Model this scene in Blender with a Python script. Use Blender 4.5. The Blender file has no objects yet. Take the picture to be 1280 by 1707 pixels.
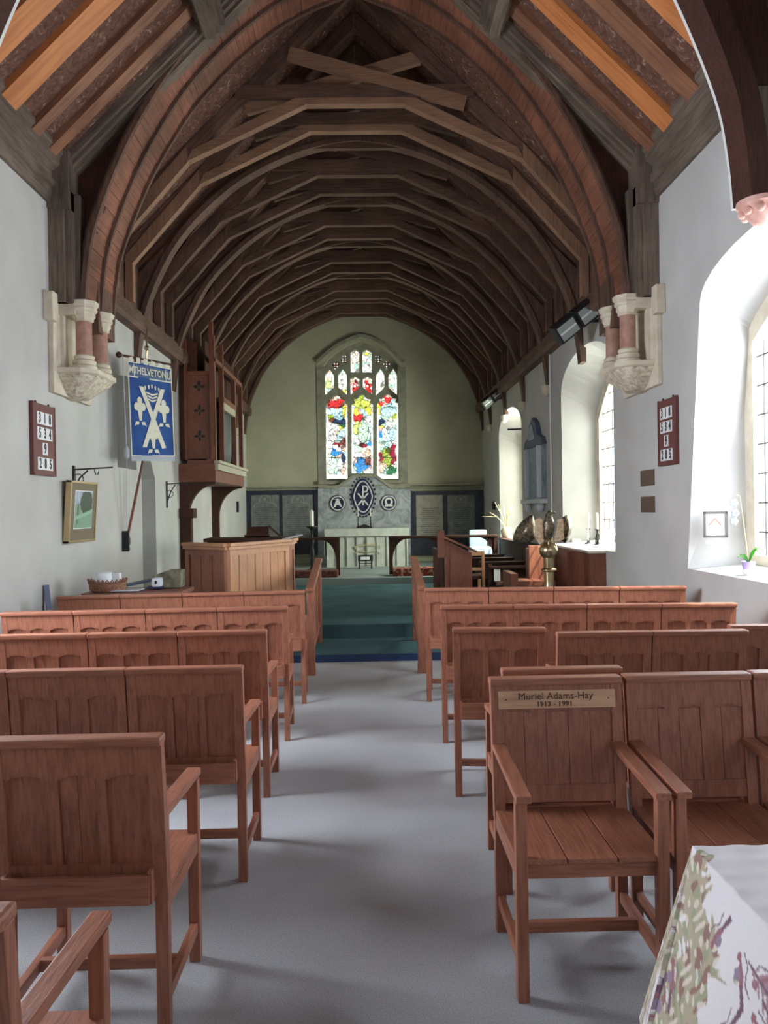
import bpy, bmesh, math, random
import numpy as np
from mathutils import Vector, Matrix
random.seed(7)
S = bpy.context.scene
COL = S.collection
# ------------------------------------------------------------------ camera
F = 1290.0                                   # focal length in pixels of the 1280 x 1707 frame
EYE = Vector((0, 0, 1.65))
yc = Vector((-25, 5.5, -F)).normalized()     # world +Y (down the nave) seen in camera axes
zc = Vector((-0.0165, 1, 0)); zc = (zc - zc.dot(yc) * yc).normalized()
xc_ = yc.cross(zc)
Rm = Matrix((xc_, yc, zc))                   # rows = world axes in camera axes -> world_from_camera
cam = bpy.data.cameras.new('camera'); camo = bpy.data.objects.new('camera', cam); COL.objects.link(camo)
cam.sensor_fit = 'HORIZONTAL'; cam.sensor_width = 36; cam.lens = 36 * F / 1280; cam.clip_start = 0.05; cam.clip_end = 200
camo.matrix_world = Matrix.Translation(EYE) @ Rm.to_4x4()
S.camera = camo
# ------------------------------------------------------------------ world, sun, daylight at the windows, exposure
w = bpy.data.worlds.new('sky'); S.world = w; w.use_nodes = True
bg = w.node_tree.nodes['Background']; bg.inputs[0].default_value = (0.75, 0.86, 1, 1); bg.inputs[1].default_value = 2.0
S.view_settings.view_transform = 'Standard'; S.view_settings.look = 'None'
S.view_settings.gamma = 1; S.view_settings.use_curve_mapping = False
S.view_settings.exposure = 0.85
sun = bpy.data.lights.new('sun', 'SUN'); suno = bpy.data.objects.new('sun', sun); COL.objects.link(suno)
sun.energy = 7.0; sun.angle = 0.012; sun.color = (1, 0.95, 0.86)
suno.rotation_euler = Vector((-1, 0.55, -1.75)).to_track_quat('-Z', 'Y').to_euler()
def daylight(name, loc, direction, sx, sz, radiance, color=(0.86, 0.93, 1)):
    l = bpy.data.lights.new(name, 'AREA'); l.shape = 'RECTANGLE'; l.size = sx; l.size_y = sz
    l.energy = radiance * math.pi * sx * sz; l.color = color
    o = bpy.data.objects.new(name, l); COL.objects.link(o); o.location = loc
    o.rotation_euler = Vector(direction).to_track_quat('-Z', 'Z').to_euler()
    return o
# skylight standing in the window openings (those beside and behind the camera are added, unseen)
daylight('daylight_south_nave', (3.62, 5.25, 2.45), (-1, 0, -0.12), 2.3, 2.6, 10.5, (0.82, 0.89, 1))
daylight('daylight_south_assumed', (3.62, 0.8, 2.45), (-1, 0, -0.12), 2.2, 2.4, 0.7, (0.88, 0.93, 1))
daylight('daylight_south_chancel', (3.62, 9.8, 2.35), (-1, 0, -0.1), 1.9, 2.6, 10.0, (0.95, 1, 0.85))
daylight('daylight_south_sanctuary', (3.62, 15.0, 2.4), (-1, 0, -0.1), 1.6, 2.4, 28.0, (0.95, 1, 0.85))
daylight('daylight_north_nave', (-3.7, 4.3, 2.45), (1, 0, -0.12), 1.7, 2.4, 30.0, (0.82, 0.89, 1))
daylight('daylight_north_assumed', (-3.7, 0.4, 2.45), (1, 0, -0.12), 1.9, 2.4, 0.5, (0.86, 0.92, 1))
daylight('daylight_west_assumed', (-0.08, -4.7, 3.2), (0, 1, -0.1), 2.4, 3.0, 0.4, (0.9, 0.95, 1))
# ------------------------------------------------------------------ measuring helper: photo pixel at a depth down the nave
def at(px, py, Y):
    dx, dy = px - 615, py - 848
    ux, uy = dx - 0.0165 * dy, 0.0165 * dx + dy
    return Vector((ux * Y / F, Y, 1.65 - uy * Y / F))
XC = -0.08; HW = 2.82                        # middle of the building, half its width
XL, XR = XC - HW, XC + HW
# ------------------------------------------------------------------ materials
MATS = {}
def nt(m): return m.node_tree.nodes, m.node_tree.links
def mat(name, col, rough=0.6, metal=0.0, spec=0.5):
    m = bpy.data.materials.new(name); m.use_nodes = True; n, l = nt(m); b = n['Principled BSDF']
    b.inputs['Base Color'].default_value = (*col, 1); b.inputs['Roughness'].default_value = rough
    b.inputs['Metallic'].default_value = metal; b.inputs['Specular IOR Level'].default_value = spec
    MATS[name] = m; return m
def ramp(n, stops):
    r = n.new('ShaderNodeValToRGB'); e = r.color_ramp.elements
    while len(e) < len(stops): e.new(0.5)
    for k, (p, c) in enumerate(stops): e[k].position = p; e[k].color = (*c, 1)
    return r
def noise_mat(name, stops, scale, rough=0.8, stretch=(1, 1, 1), rot=0, detail=6, bump=0.0, bscale=None, dist=0.0, spec=0.3, metal=0, big=None):
    m = mat(name, stops[0][1], rough, metal, spec); n, l = nt(m); b = n['Principled BSDF']
    tc = n.new('ShaderNodeTexCoord'); mp = n.new('ShaderNodeMapping'); mp.inputs['Scale'].default_value = stretch
    l.new(tc.outputs['Object'], mp.inputs[0])
    if rot:                                   # turn the grain before stretching it
        mr = n.new('ShaderNodeMapping'); mr.inputs['Rotation'].default_value = (0, rot, 0); l.new(tc.outputs['Object'], mr.inputs[0]); l.new(mr.outputs[0], mp.inputs[0])
    no = n.new('ShaderNodeTexNoise'); no.inputs['Scale'].default_value = scale; no.inputs['Detail'].default_value = detail
    no.inputs['Distortion'].default_value = dist; l.new(mp.outputs[0], no.inputs[0])
    r = ramp(n, stops); l.new(no.outputs[0], r.inputs[0]); out = r.outputs[0]
    if big:                                   # slow variation from board to board
        n2 = n.new('ShaderNodeTexNoise'); n2.inputs['Scale'].default_value = big[0]; l.new(tc.outputs['Object'], n2.inputs[0])
        mx = n.new('ShaderNodeMix'); mx.data_type = 'RGBA'; mx.blend_type = 'MULTIPLY'; mx.inputs[0].default_value = 1
        r2 = ramp(n, [(0.35, (big[1],) * 3), (0.65, (1, 1, 1))]); l.new(n2.outputs[0], r2.inputs[0])
        l.new(out, mx.inputs[6]); l.new(r2.outputs[0], mx.inputs[7]); out = mx.outputs[2]
    l.new(out, b.inputs['Base Color'])
    if bump:
        bn = n.new('ShaderNodeTexNoise'); bn.inputs['Scale'].default_value = bscale or scale; bn.inputs['Detail'].default_value = 4
        l.new(mp.outputs[0], bn.inputs[0]); bb = n.new('ShaderNodeBump'); bb.inputs['Strength'].default_value = bump; bb.inputs['Distance'].default_value = 0.01
        l.new(bn.outputs[0], bb.inputs['Height']); l.new(bb.outputs[0], b.inputs['Normal'])
    return m
def wood(name, dark, light, rough=0.42, axis='z', scale=9, spec=0.5, big=0.78, bump=0.15):
    st = {'x': (0.12, 1.6, 1.6), 'y': (1.6, 0.12, 1.6), 'z': (1.6, 1.6, 0.12), 'l': (0.12, 1.6, 1.6), 'r': (0.12, 1.6, 1.6)}[axis]
    rot = {'l': math.pi / 4, 'r': -math.pi / 4}.get(axis, 0)
    return noise_mat(name, [(0.25, dark), (0.6, light)], scale * 6, rough, st, rot, 8, bump, scale * 8, 0.6, spec, big=(2.2, big))
for a in 'xyz':
    wood('oak_' + a, (0.215, 0.074, 0.042), (0.385, 0.148, 0.086), axis=a)
    wood('pale_oak_' + a, (0.42, 0.19, 0.095), (0.58, 0.30, 0.16), axis=a)
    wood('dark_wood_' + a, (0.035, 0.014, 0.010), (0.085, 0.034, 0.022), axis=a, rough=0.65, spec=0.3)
    wood('red_wood_' + a, (0.14, 0.045, 0.028), (0.24, 0.085, 0.05), axis=a)
    wood('roof_oak_' + a, (0.075, 0.036, 0.024), (0.185, 0.100, 0.067), axis=a, rough=0.7, scale=5, big=0.6, bump=0.3)
    wood('grey_oak_' + a, (0.10, 0.072, 0.052), (0.22, 0.165, 0.125), axis=a, rough=0.7, scale=5, big=0.6, bump=0.3)
    wood('new_oak_' + a, (0.22, 0.115, 0.065), (0.36, 0.205, 0.125), axis=a, rough=0.7, scale=5, big=0.75, bump=0.2)  # paler roof oak standing for lit timber
for a in 'lr': wood('orange_pine_' + a, (0.52, 0.16, 0.045), (0.72, 0.27, 0.09), axis=a, rough=0.5, scale=2, big=0.85)
for a in 'lr':
    wood('brown_pine_' + a, (0.20, 0.085, 0.045), (0.36, 0.16, 0.085), axis=a, rough=0.6, scale=3, big=0.6)
    wood('grey_oak_' + a, (0.10, 0.072, 0.052), (0.24, 0.18, 0.135), axis=a, rough=0.7, scale=5, big=0.6, bump=0.3)
    wood('roof_oak_' + a, (0.085, 0.040, 0.027), (0.21, 0.112, 0.075), axis=a, rough=0.7, scale=5, big=0.6, bump=0.3)
wood('arch_board', (0.19, 0.066, 0.038), (0.34, 0.135, 0.080), axis='y', rough=0.55, scale=4, big=0.55)
wood('plaque_oak', (0.46, 0.25, 0.14), (0.66, 0.40, 0.24), axis='x', rough=0.45, scale=5)
noise_mat('plaster', [(0.3, (0.50, 0.495, 0.47)), (0.7, (0.60, 0.595, 0.57))], 1.6, 0.9, bump=0.25, bscale=14)
noise_mat('east_plaster', [(0.3, (0.40, 0.40, 0.29)), (0.7, (0.50, 0.50, 0.37))], 1.3, 0.95, bump=0.7, bscale=22)
noise_mat('reveal_plaster', [(0.3, (0.56, 0.55, 0.48)), (0.7, (0.66, 0.65, 0.58))], 1.6, 0.9, bump=0.2, bscale=12)
noise_mat('limestone', [(0.3, (0.60, 0.53, 0.40)), (0.7, (0.74, 0.68, 0.55))], 7, 0.85, bump=0.4, bscale=30)
noise_mat('window_stone', [(0.3, (0.26, 0.26, 0.20)), (0.7, (0.38, 0.375, 0.29))], 7, 0.9, bump=0.5, bscale=30)
noise_mat('carved_stone', [(0.35, (0.48, 0.41, 0.29)), (0.6, (0.74, 0.68, 0.55))], 24, 0.85, bump=1.0, bscale=30)
noise_mat('pink_marble', [(0.3, (0.36, 0.19, 0.145)), (0.7, (0.50, 0.30, 0.235))], 14, 0.3)
noise_mat('pink_stone', [(0.3, (0.62, 0.33, 0.27)), (0.7, (0.80, 0.50, 0.42))], 14, 0.6, bump=0.6)
noise_mat('grey_marble', [(0.35, (0.27, 0.30, 0.32)), (0.65, (0.50, 0.54, 0.56))], 3.2, 0.35, dist=2.2, detail=10)
noise_mat('dark_marble', [(0.3, (0.022, 0.026, 0.045)), (0.7, (0.05, 0.056, 0.08))], 4, 0.4)
noise_mat('tablet_stone', [(0.3, (0.15, 0.16, 0.16)), (0.7, (0.24, 0.25, 0.245))], 8, 0.6)
noise_mat('tablet_pale', [(0.3, (0.30, 0.29, 0.25)), (0.7, (0.40, 0.39, 0.33))], 8, 0.6)
noise_mat('tablet_letter', [(0.3, (0.08, 0.085, 0.09)), (0.7, (0.12, 0.12, 0.125))], 8, 0.7)
noise_mat('blue_marble', [(0.3, (0.16, 0.21, 0.27)), (0.7, (0.34, 0.41, 0.48))], 5, 0.4, dist=2)
noise_mat('pale_marble', [(0.3, (0.55, 0.60, 0.62)), (0.7, (0.7, 0.74, 0.75))], 5, 0.4)
noise_mat('carpet_grey', [(0.35, (0.38, 0.38, 0.385)), (0.65, (0.50, 0.50, 0.505))], 160, 1.0, bump=0.5, bscale=260, spec=0.05, big=(1.1, 0.84))
noise_mat('carpet_teal', [(0.35, (0.050, 0.105, 0.118)), (0.65, (0.09, 0.165, 0.175))], 120, 1.0, bump=0.5, bscale=220, spec=0.05, big=(1.6, 0.7))
noise_mat('carpet_blue', [(0.35, (0.025, 0.045, 0.10)), (0.65, (0.045, 0.07, 0.14))], 120, 1.0, bump=0.5, bscale=220, spec=0.05)
noise_mat('carpet_pale', [(0.35, (0.24, 0.29, 0.28)), (0.65, (0.33, 0.38, 0.36))], 120, 1.0, spec=0.05)
noise_mat('roof_board', [(0.35, (0.05, 0.028, 0.02)), (0.7, (0.12, 0.07, 0.05))], 14, 0.9, bump=0.8, bscale=20, dist=1)
noise_mat('lath', [(0.35, (0.10, 0.045, 0.03)), (0.62, (0.19, 0.10, 0.07)), (0.72, (0.42, 0.32, 0.26))], 16, 0.9, bump=0.8, bscale=20, dist=1.5)
noise_mat('brass', [(0.3, (0.42, 0.33, 0.18)), (0.7, (0.62, 0.52, 0.32))], 9, 0.28, metal=1, bump=0.1)
noise_mat('bronze_feather', [(0.35, (0.09, 0.075, 0.06)), (0.65, (0.32, 0.27, 0.19))], 30, 0.35, metal=0.8, bump=0.8)
noise_mat('gilt_feather', [(0.35, (0.55, 0.36, 0.20)), (0.65, (0.85, 0.68, 0.48))], 30, 0.45, metal=0.3, bump=0.8)
noise_mat('brown_plaque', [(0.3, (0.10, 0.06, 0.04)), (0.7, (0.15, 0.09, 0.06))], 40, 0.4)
noise_mat('wicker', [(0.35, (0.20, 0.09, 0.055)), (0.65, (0.42, 0.22, 0.14))], 60, 0.8, bump=0.8)
noise_mat('altar_cloth', [(0.35, (0.46, 0.50, 0.45)), (0.65, (0.58, 0.61, 0.54))], 6, 0.8)
noise_mat('frontal_motif', [(0.35, (0.38, 0.37, 0.24)), (0.65, (0.46, 0.44, 0.30))], 6, 0.7)
noise_mat('kneeler_red', [(0.42, (0.30, 0.03, 0.02)), (0.5, (0.05, 0.015, 0.012)), (0.6, (0.55, 0.30, 0.2))], 14, 0.95)
noise_mat('kneeler_dark', [(0.4, (0.10, 0.03, 0.03)), (0.6, (0.17, 0.07, 0.055))], 14, 0.95)
noise_mat('stone_block', [(0.35, (0.10, 0.095, 0.06)), (0.65, (0.24, 0.22, 0.15))], 12, 0.95, bump=0.6)
noise_mat('banner_blue', [(0.35, (0.018, 0.065, 0.24)), (0.65, (0.03, 0.10, 0.32))], 5, 0.75)
noise_mat('organ_pipe', [(0.3, (0.06, 0.075, 0.065)), (0.7, (0.12, 0.14, 0.12))], 3, 0.5)
mat('banner_panel', (0.10, 0.16, 0.27), 0.8); mat('cream_cloth', (0.74, 0.73, 0.60), 0.85); mat('silver_fringe', (0.42, 0.46, 0.52), 0.8)
mat('banner_grey', (0.22, 0.27, 0.36), 0.8)
mat('white_paint', (0.80, 0.80, 0.78), 0.5); mat('white_card', (0.82, 0.83, 0.84), 0.7); mat('black_ink', (0.015, 0.014, 0.014), 0.6)
mat('ink_brown', (0.09, 0.035, 0.018), 0.7)
mat('hymn_board', (0.15, 0.045, 0.042), 0.55); mat('iron', (0.025, 0.025, 0.027), 0.5, 0.4); mat('gilt_frame', (0.55, 0.43, 0.24), 0.35, 0.7)
mat('picture_mount', (0.20, 0.16, 0.10), 0.7); mat('wax', (0.85, 0.84, 0.76), 0.5); mat('lamp_glass', (0.55, 0.6, 0.6), 0.08, 0.9)
mat('navy_enamel', (0.012, 0.018, 0.07), 0.4); mat('bluish_lit_cloth', (0.45, 0.60, 0.72), 0.8); mat('white_plastic', (0.78, 0.82, 0.85), 0.35)
mat('lead', (0.06, 0.06, 0.06), 0.5, 0.3); mat('leaf_green', (0.12, 0.42, 0.06), 0.5); mat('petal', (0.40, 0.52, 0.68), 0.6); mat('mauve_pot', (0.45, 0.36, 0.62), 0.4)
mat('twig', (0.62, 0.55, 0.30), 0.8); mat('candle_iron', (0.02, 0.02, 0.022), 0.45, 0.3); mat('organ_trim', (0.42, 0.39, 0.30), 0.6)
mat('leaflet', (0.62, 0.66, 0.72), 0.6); mat('slate_blue', (0.11, 0.13, 0.2), 0.6); mat('grey_frame', (0.13, 0.125, 0.11), 0.5)
def glass_mat():
    m = bpy.data.materials.new('clear_glass'); m.use_nodes = True; n, l = nt(m)
    for x in list(n): n.remove(x)
    o = n.new('ShaderNodeOutputMaterial'); t = n.new('ShaderNodeBsdfTransparent'); g = n.new('ShaderNodeBsdfGlossy'); g.inputs['Roughness'].default_value = 0.05
    mx = n.new('ShaderNodeMixShader'); mx.inputs[0].default_value = 0.06
    l.new(t.outputs[0], mx.inputs[1]); l.new(g.outputs[0], mx.inputs[2]); l.new(mx.outputs[0], o.inputs[0]); MATS['clear_glass'] = m
glass_mat()
def vcol_mat(name, emit=0.0, rough=0.8):
    m = mat(name, (1, 1, 1), rough); n, l = nt(m); b = n['Principled BSDF']
    a = n.new('ShaderNodeAttribute'); a.attribute_name = 'paint'
    if emit:
        l.new(a.outputs['Color'], b.inputs['Emission Color']); b.inputs['Emission Strength'].default_value = emit
        b.inputs['Base Color'].default_value = (0.02, 0.02, 0.02, 1)
    else: l.new(a.outputs['Color'], b.inputs['Base Color'])
    return m
vcol_mat('stained_glass', 1.0, 0.2); vcol_mat('printed_cloth', 0, 0.85); vcol_mat('painting', 0, 0.6)
# ------------------------------------------------------------------ mesh builder
class MB:
    def __init__(s): s.bm = bmesh.new(); s.mi = 0
    def _f(s, vs):
        try: f = s.bm.faces.new(vs); f.material_index = s.mi; return f
        except ValueError: return None
    def box(s, a, b, M=None, bev=0.0):
        x0, y0, z0 = a; x1, y1, z1 = b
        P = [(x0, y0, z0), (x1, y0, z0), (x1, y1, z0), (x0, y1, z0), (x0, y0, z1), (x1, y0, z1), (x1, y1, z1), (x0, y1, z1)]
        v = [s.bm.verts.new(M @ Vector(p) if M else p) for p in P]
        fs = [s._f([v[i] for i in q]) for q in ((0, 3, 2, 1), (4, 5, 6, 7), (0, 1, 5, 4), (1, 2, 6, 5), (2, 3, 7, 6), (3, 0, 4, 7))]
        if bev:
            es = list({e for f in fs if f for e in f.edges})
            r = bmesh.ops.bevel(s.bm, geom=es, offset=bev, segments=2, affect='EDGES', profile=0.6)
            for f in r['faces']: f.material_index = s.mi
        return s
    def beam(s, p, q, wd, ht, up=(0, 0, 1), bev=0.0):
        p, q = Vector(p), Vector(q); d = q - p; L = d.length; d.normalize(); up = Vector(up)
        if abs(d.dot(up)) > 0.99: up = Vector((0, 1, 0))
        sx = d.cross(up).normalized(); uz = sx.cross(d)
        M = Matrix(((sx.x, d.x, uz.x, p.x), (sx.y, d.y, uz.y, p.y), (sx.z, d.z, uz.z, p.z), (0, 0, 0, 1)))
        return s.box((-wd / 2, 0, -ht / 2), (wd / 2, L, ht / 2), M, bev)
    def prism(s, poly, f, g):                 # poly: list of 2D; f, g: maps (u,v)->3D for the two ends
        a = [s.bm.verts.new(f(*p)) for p in poly]; b = [s.bm.verts.new(g(*p)) for p in poly]
        n = len(poly); s._f(a[::-1]); s._f(b)
        for i in range(n): s._f([a[i], a[(i + 1) % n], b[(i + 1) % n], b[i]])
        return s
    def pxz(s, poly, y0, y1): return s.prism(poly, lambda u, v: (u, y0, v), lambda u, v: (u, y1, v))
    def pyz(s, poly, x0, x1): return s.prism(poly, lambda u, v: (x0, u, v), lambda u, v: (x1, u, v))
    def pxy(s, poly, z0, z1): return s.prism(poly, lambda u, v: (u, v, z0), lambda u, v: (u, v, z1))
    def lathe(s, prof, c=(0, 0, 0), n=20, M=None, sq=None):
        c = Vector(c); rings = []
        for r, z in prof:
            ring = []
            for k in range(n):
                t = 2 * math.pi * (k + 0.5) / n
                p = Vector((r * math.cos(t), r * math.sin(t), z))
                if sq: p.x *= sq[0]; p.y *= sq[1]
                ring.append(s.bm.verts.new((M @ p if M else p) + c))
            rings.append(ring)
        for a, b in zip(rings, rings[1:]):
            for k in range(n): s._f([a[k], a[(k + 1) % n], b[(k + 1) % n], b[k]])
        s._f(rings[0][::-1]); s._f(rings[-1]); return s
    def ball(s, c, r, n=14, M=None):
        prof = [(math.sin(math.pi * (i + 0.02) / (n * 1.0)) , -math.cos(math.pi * i / n)) for i in range(1, n)]
        prof = [(0.05, -1)] + prof + [(0.05, 1)]
        D = Matrix.Diagonal(Vector(r)); MM = (M.to_3x3() @ D) if M else D
        return s.lathe(prof, c, n + 4, MM)
    def tube(s, pts, r, n=8, closed=False):
        pts = [Vector(p) for p in pts]; rs = r if isinstance(r, (list, tuple)) else [r] * len(pts); rings = []
        prev = None
        for i, p in enumerate(pts):
            d = (pts[min(i + 1, len(pts) - 1)] - pts[max(i - 1, 0)]).normalized()
            ref = prev if prev is not None else (Vector((0, 0, 1)) if abs(d.z) < 0.9 else Vector((1, 0, 0)))
            u = (ref - ref.dot(d) * d).normalized(); prev = u; v = d.cross(u)
            rings.append([s.bm.verts.new(p + rs[i] * (math.cos(2 * math.pi * k / n) * u + math.sin(2 * math.pi * k / n) * v)) for k in range(n)])
        for a, b in zip(rings, rings[1:]):
            for k in range(n): s._f([a[k], a[(k + 1) % n], b[(k + 1) % n], b[k]])
        s._f(rings[0][::-1]); s._f(rings[-1]); return s
    def band(s, inner, outer, y0, y1):        # a curved slab in the XZ plane between two matching polylines
        A = [[s.bm.verts.new((x, y, z)) for x, z in c] for y in (y0, y1) for c in (inner, outer)]
        i0, o0, i1, o1 = A; n = len(inner)
        for k in range(n - 1):
            s._f([i0[k], i0[k + 1], o0[k + 1], o0[k]]); s._f([i1[k + 1], i1[k], o1[k], o1[k + 1]])
            s._f([i0[k + 1], i0[k], i1[k], i1[k + 1]]); s._f([o0[k], o0[k + 1], o1[k + 1], o1[k]])
        s._f([i0[0], o0[0], o1[0], i1[0]]); s._f([o0[-1], i0[-1], i1[-1], o1[-1]]); return s
    def text(s, body, size, M, ext=0.002, off=0.0, align='CENTER', sx=1.0):
        c = bpy.data.curves.new('t', 'FONT'); c.body = body; c.size = size; c.extrude = ext; c.offset = off
        c.align_x = align; c.align_y = 'CENTER'; c.resolution_u = 3
        o = bpy.data.objects.new('t', c); COL.objects.link(o)
        dg = bpy.context.evaluated_depsgraph_get(); dg.update()
        me = bpy.data.meshes.new_from_object(o.evaluated_get(dg)); nv = len(s.bm.verts); nf = len(s.bm.faces)
        me.transform(M @ Matrix.Diagonal((sx, 1, 1, 1))); s.bm.from_mesh(me); s.bm.faces.ensure_lookup_table()
        for f in s.bm.faces[nf:]: f.material_index = s.mi
        bpy.data.objects.remove(o); bpy.data.curves.remove(c); bpy.data.meshes.remove(me); return s
    def build(s, name, m, parent=None, smooth=None, mats=None, M=None):
        bmesh.ops.recalc_face_normals(s.bm, faces=s.bm.faces[:])
        if M is not None: s.bm.transform(M)
        me = bpy.data.meshes.new(name); s.bm.to_mesh(me); s.bm.free()
        for x in ([m] + (mats or [])): me.materials.append(MATS[x])
        if smooth:
            for p in me.polygons: p.use_smooth = True
            if smooth is not True: me.set_sharp_from_angle(angle=math.radians(smooth))
        o = bpy.data.objects.new(name, me); COL.objects.link(o)
        if parent: o.parent = parent
        return o
def tag(o, label=None, cat=None, group=None, kind=None):
    if label: o['label'] = label
    if cat: o['category'] = cat
    if group: o['group'] = group
    if kind: o['kind'] = kind
    return o
def thing(name, label, cat, loc=(0, 0, 0), rz=0, group=None):
    o = bpy.data.objects.new(name, None); o.empty_display_size = 0.1; COL.objects.link(o); o.location = loc; o.rotation_euler = (0, 0, rz)
    return tag(o, label, cat, group)
def struct(o, label=None): o['kind'] = 'structure'; return tag(o, label)
def dup(o, parent=None):
    c = o.copy(); COL.objects.link(c)
    if parent: c.parent = parent
    for ch in [x for x in bpy.data.objects if x.parent == o]: dup(ch, c)
    return c
def paint(o, fn):
    """colour of each vertex's own place, from fn(N x 3 array) -> N x 3 array"""
    me = o.data; n = len(me.vertices); co = np.empty(n * 3, np.float32); me.vertices.foreach_get('co', co)
    c = np.ones((n, 4), np.float32); c[:, :3] = fn(co.reshape(-1, 3))
    a = me.color_attributes.new('paint', 'FLOAT_COLOR', 'POINT'); a.data.foreach_set('color', c.ravel())
def grid_mesh(name, m, f, nu, nv, parent=None, keep=None, smooth=False):
    us, vs = np.linspace(0, 1, nu), np.linspace(0, 1, nv)
    V = [f(u, v) for v in vs for u in us]; Fc = []
    for j in range(nv - 1):
        for i in range(nu - 1):
            if keep is None or keep((us[i] + us[i + 1]) / 2, (vs[j] + vs[j + 1]) / 2):
                a = j * nu + i; Fc.append((a, a + 1, a + nu + 1, a + nu))
    me = bpy.data.meshes.new(name); me.from_pydata(V, [], Fc); me.materials.append(MATS[m])
    if smooth:
        for p in me.polygons: p.use_smooth = True
    o = bpy.data.objects.new(name, me); COL.objects.link(o)
    if parent: o.parent = parent
    return o
def cut(o, cutters):
    for c in cutters:
        md = o.modifiers.new('b', 'BOOLEAN'); md.object = c; md.operation = 'DIFFERENCE'; md.solver = 'EXACT'
    dg = bpy.context.evaluated_depsgraph_get(); dg.update()
    me = bpy.data.meshes.new_from_object(o.evaluated_get(dg)); o.modifiers.clear(); old = o.data; o.data = me; bpy.data.meshes.remove(old)
    for c in cutters: bpy.data.objects.remove(c)
def spline(pts, k=5):                         # Catmull-Rom through 2D points
    P = [pts[0]] + list(pts) + [pts[-1]]; out = []
    for i in range(1, len(P) - 2):
        for j in range(k):
            t = j / k; p0, p1, p2, p3 = (np.array(P[i + d], float) for d in (-1, 0, 1, 2))
            out.append(tuple(0.5 * (2 * p1 + (p2 - p0) * t + (2 * p0 - 5 * p1 + 4 * p2 - p3) * t * t + (3 * p1 - p0 - 3 * p2 + p3) * t ** 3)))
    out.append(tuple(pts[-1])); return out
def mirror_curve(half): return [(XC - x, z) for x, z in half] + [(XC + x, z) for x, z in half[::-1]][1 if half[-1][0] == 0 else 0:]
# ================================================================== SHELL
def arch_poly(ya, yb, zsill, zspr, ztop, yat=None, ybt=None, n=14, pointed=0.0):
    """sill from ya to yb, springing between yat and ybt, crown at ztop"""
    yat = ya if yat is None else yat; ybt = yb if ybt is None else ybt
    cy = (yat + ybt) / 2; r = (ybt - yat) / 2; P = [(ya, zsill), (yb, zsill)]
    for k in range(n + 1):
        t = math.pi * k / n; s_ = math.sin(t); 
        if pointed: s_ = (1 - abs(math.cos(t)) ** (2 - pointed))
        P.append((cy + r * math.cos(t), zspr + (ztop - zspr) * s_))
    return P
def opening(side, inner, outer, xin, xout):
    b = MB(); b.prism([(i, 0) for i in range(len(inner))], lambda u, v: (xin, *inner[int(u)]), lambda u, v: (xout, *outer[int(u)]))
    return b.build('cutter', 'plaster')
# --- side walls with splayed window openings
WT = 0.62
def side_wall(name, x0, x1, ops, y0=-5, y1=18.5):
    b = MB(); b.box((x0, y0, 0), (x1, y1, 4.72)); o = b.build(name, 'plaster', mats=['reveal_plaster'])
    cut(o, ops)
    return struct(o)
def win(side, ia, ib, iz, isp, itop, oa, ob, oz, osp, otop, iat=None, ibt=None, pt=0.0):
    """cutter of a splayed opening; side +1 = south wall"""
    X0 = XR if side > 0 else XL
    fi = arch_poly(ia, ib, iz, isp, itop, iat, ibt); fo = arch_poly(oa, ob, oz, osp, otop, pointed=pt)
    xi, xo = X0 - side * 0.001, X0 + side * (WT + 0.001)
    return opening(side, fi, fo, xi, xo), fo
c1, g1 = win(1, 3.85, 6.62, 1.09, 3.30, 3.60, 4.25, 6.38, 1.16, 3.0, 3.42, 4.2, 6.30, pt=0.4)
c2, g2 = win(1, 8.58, 10.9, 1.12, 3.22, 3.66, 8.95, 10.62, 1.2, 2.85, 3.42, pt=0.5)
c3, g3 = win(1, 13.75, 16.15, 1.0, 3.1, 3.55, 14.2, 15.7, 1.1, 2.8, 3.35, pt=0.5)
c4, g4 = win(1, -0.5, 2.1, 1.09, 3.1, 3.55, -0.1, 1.7, 1.16, 2.9, 3.4, pt=0.5)
wr = side_wall('wall_south', XR, XR + WT, [c1, c2, c3, c4])
l1, h1 = win(-1, 3.3, 5.3, 1.09, 3.1, 3.55, 3.55, 5.05, 1.16, 2.9, 3.4, pt=0.5)
l2, h2 = win(-1, -0.6, 1.5, 1.09, 3.1, 3.55, -0.35, 1.25, 1.16, 2.9, 3.4, pt=0.5)
b = MB(); b.pyz([(9.95, 0.08), (10.58, 0.08), (10.58, 2.1), (10.28, 2.45), (9.95, 2.45)], XL + 0.001, XL - 0.42); n1 = b.build('cutter', 'plaster')
b = MB(); b.pyz([(9.02, 2.18), (9.75, 2.18), (9.75, 3.2), (9.4, 3.3), (9.02, 3.25)], XL + 0.001, XL - 0.35); n2 = b.build('cutter', 'plaster')  # upper recess added behind the banner to make the shade there
wl = side_wall('wall_north', XL - WT, XL, [l1, l2, n1, n2])
# --- east wall with its window opening; pixel outline at 18.5 m
def exz(px, py, Y=18.5): p = at(px, py, Y); return (p.x, p.z)
EW = [exz(*p) for p in ((540, 803), (667, 802), (668, 612), (655, 596), (638, 583), (620, 573), (601, 567), (582, 574), (564, 585), (549, 597), (537, 613))]
b = MB(); b.box((XL - WT, 18.5, 0), (XR + WT, 19.2, 8)); we = b.build('wall_east', 'east_plaster')
b = MB(); b.pxz(EW, 18.4, 19.3); cut(we, [b.build('cutter', 'plaster')]); struct(we)
b = MB(); b.box((XL - WT, -5.6, 0), (XR + WT, -5, 8)); ww = b.build('wall_west', 'red_wood_z')  # dark wood on this unseen wall chosen to cut bounce light
b = MB(); b.pxz([(u, v) for u, v in arch_poly(-1.2, 1.0, 1.9, 3.6, 4.8, pointed=0.5)], -5.7, -4.9); cut(ww, [b.build('cutter', 'plaster')]); struct(ww)
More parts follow.
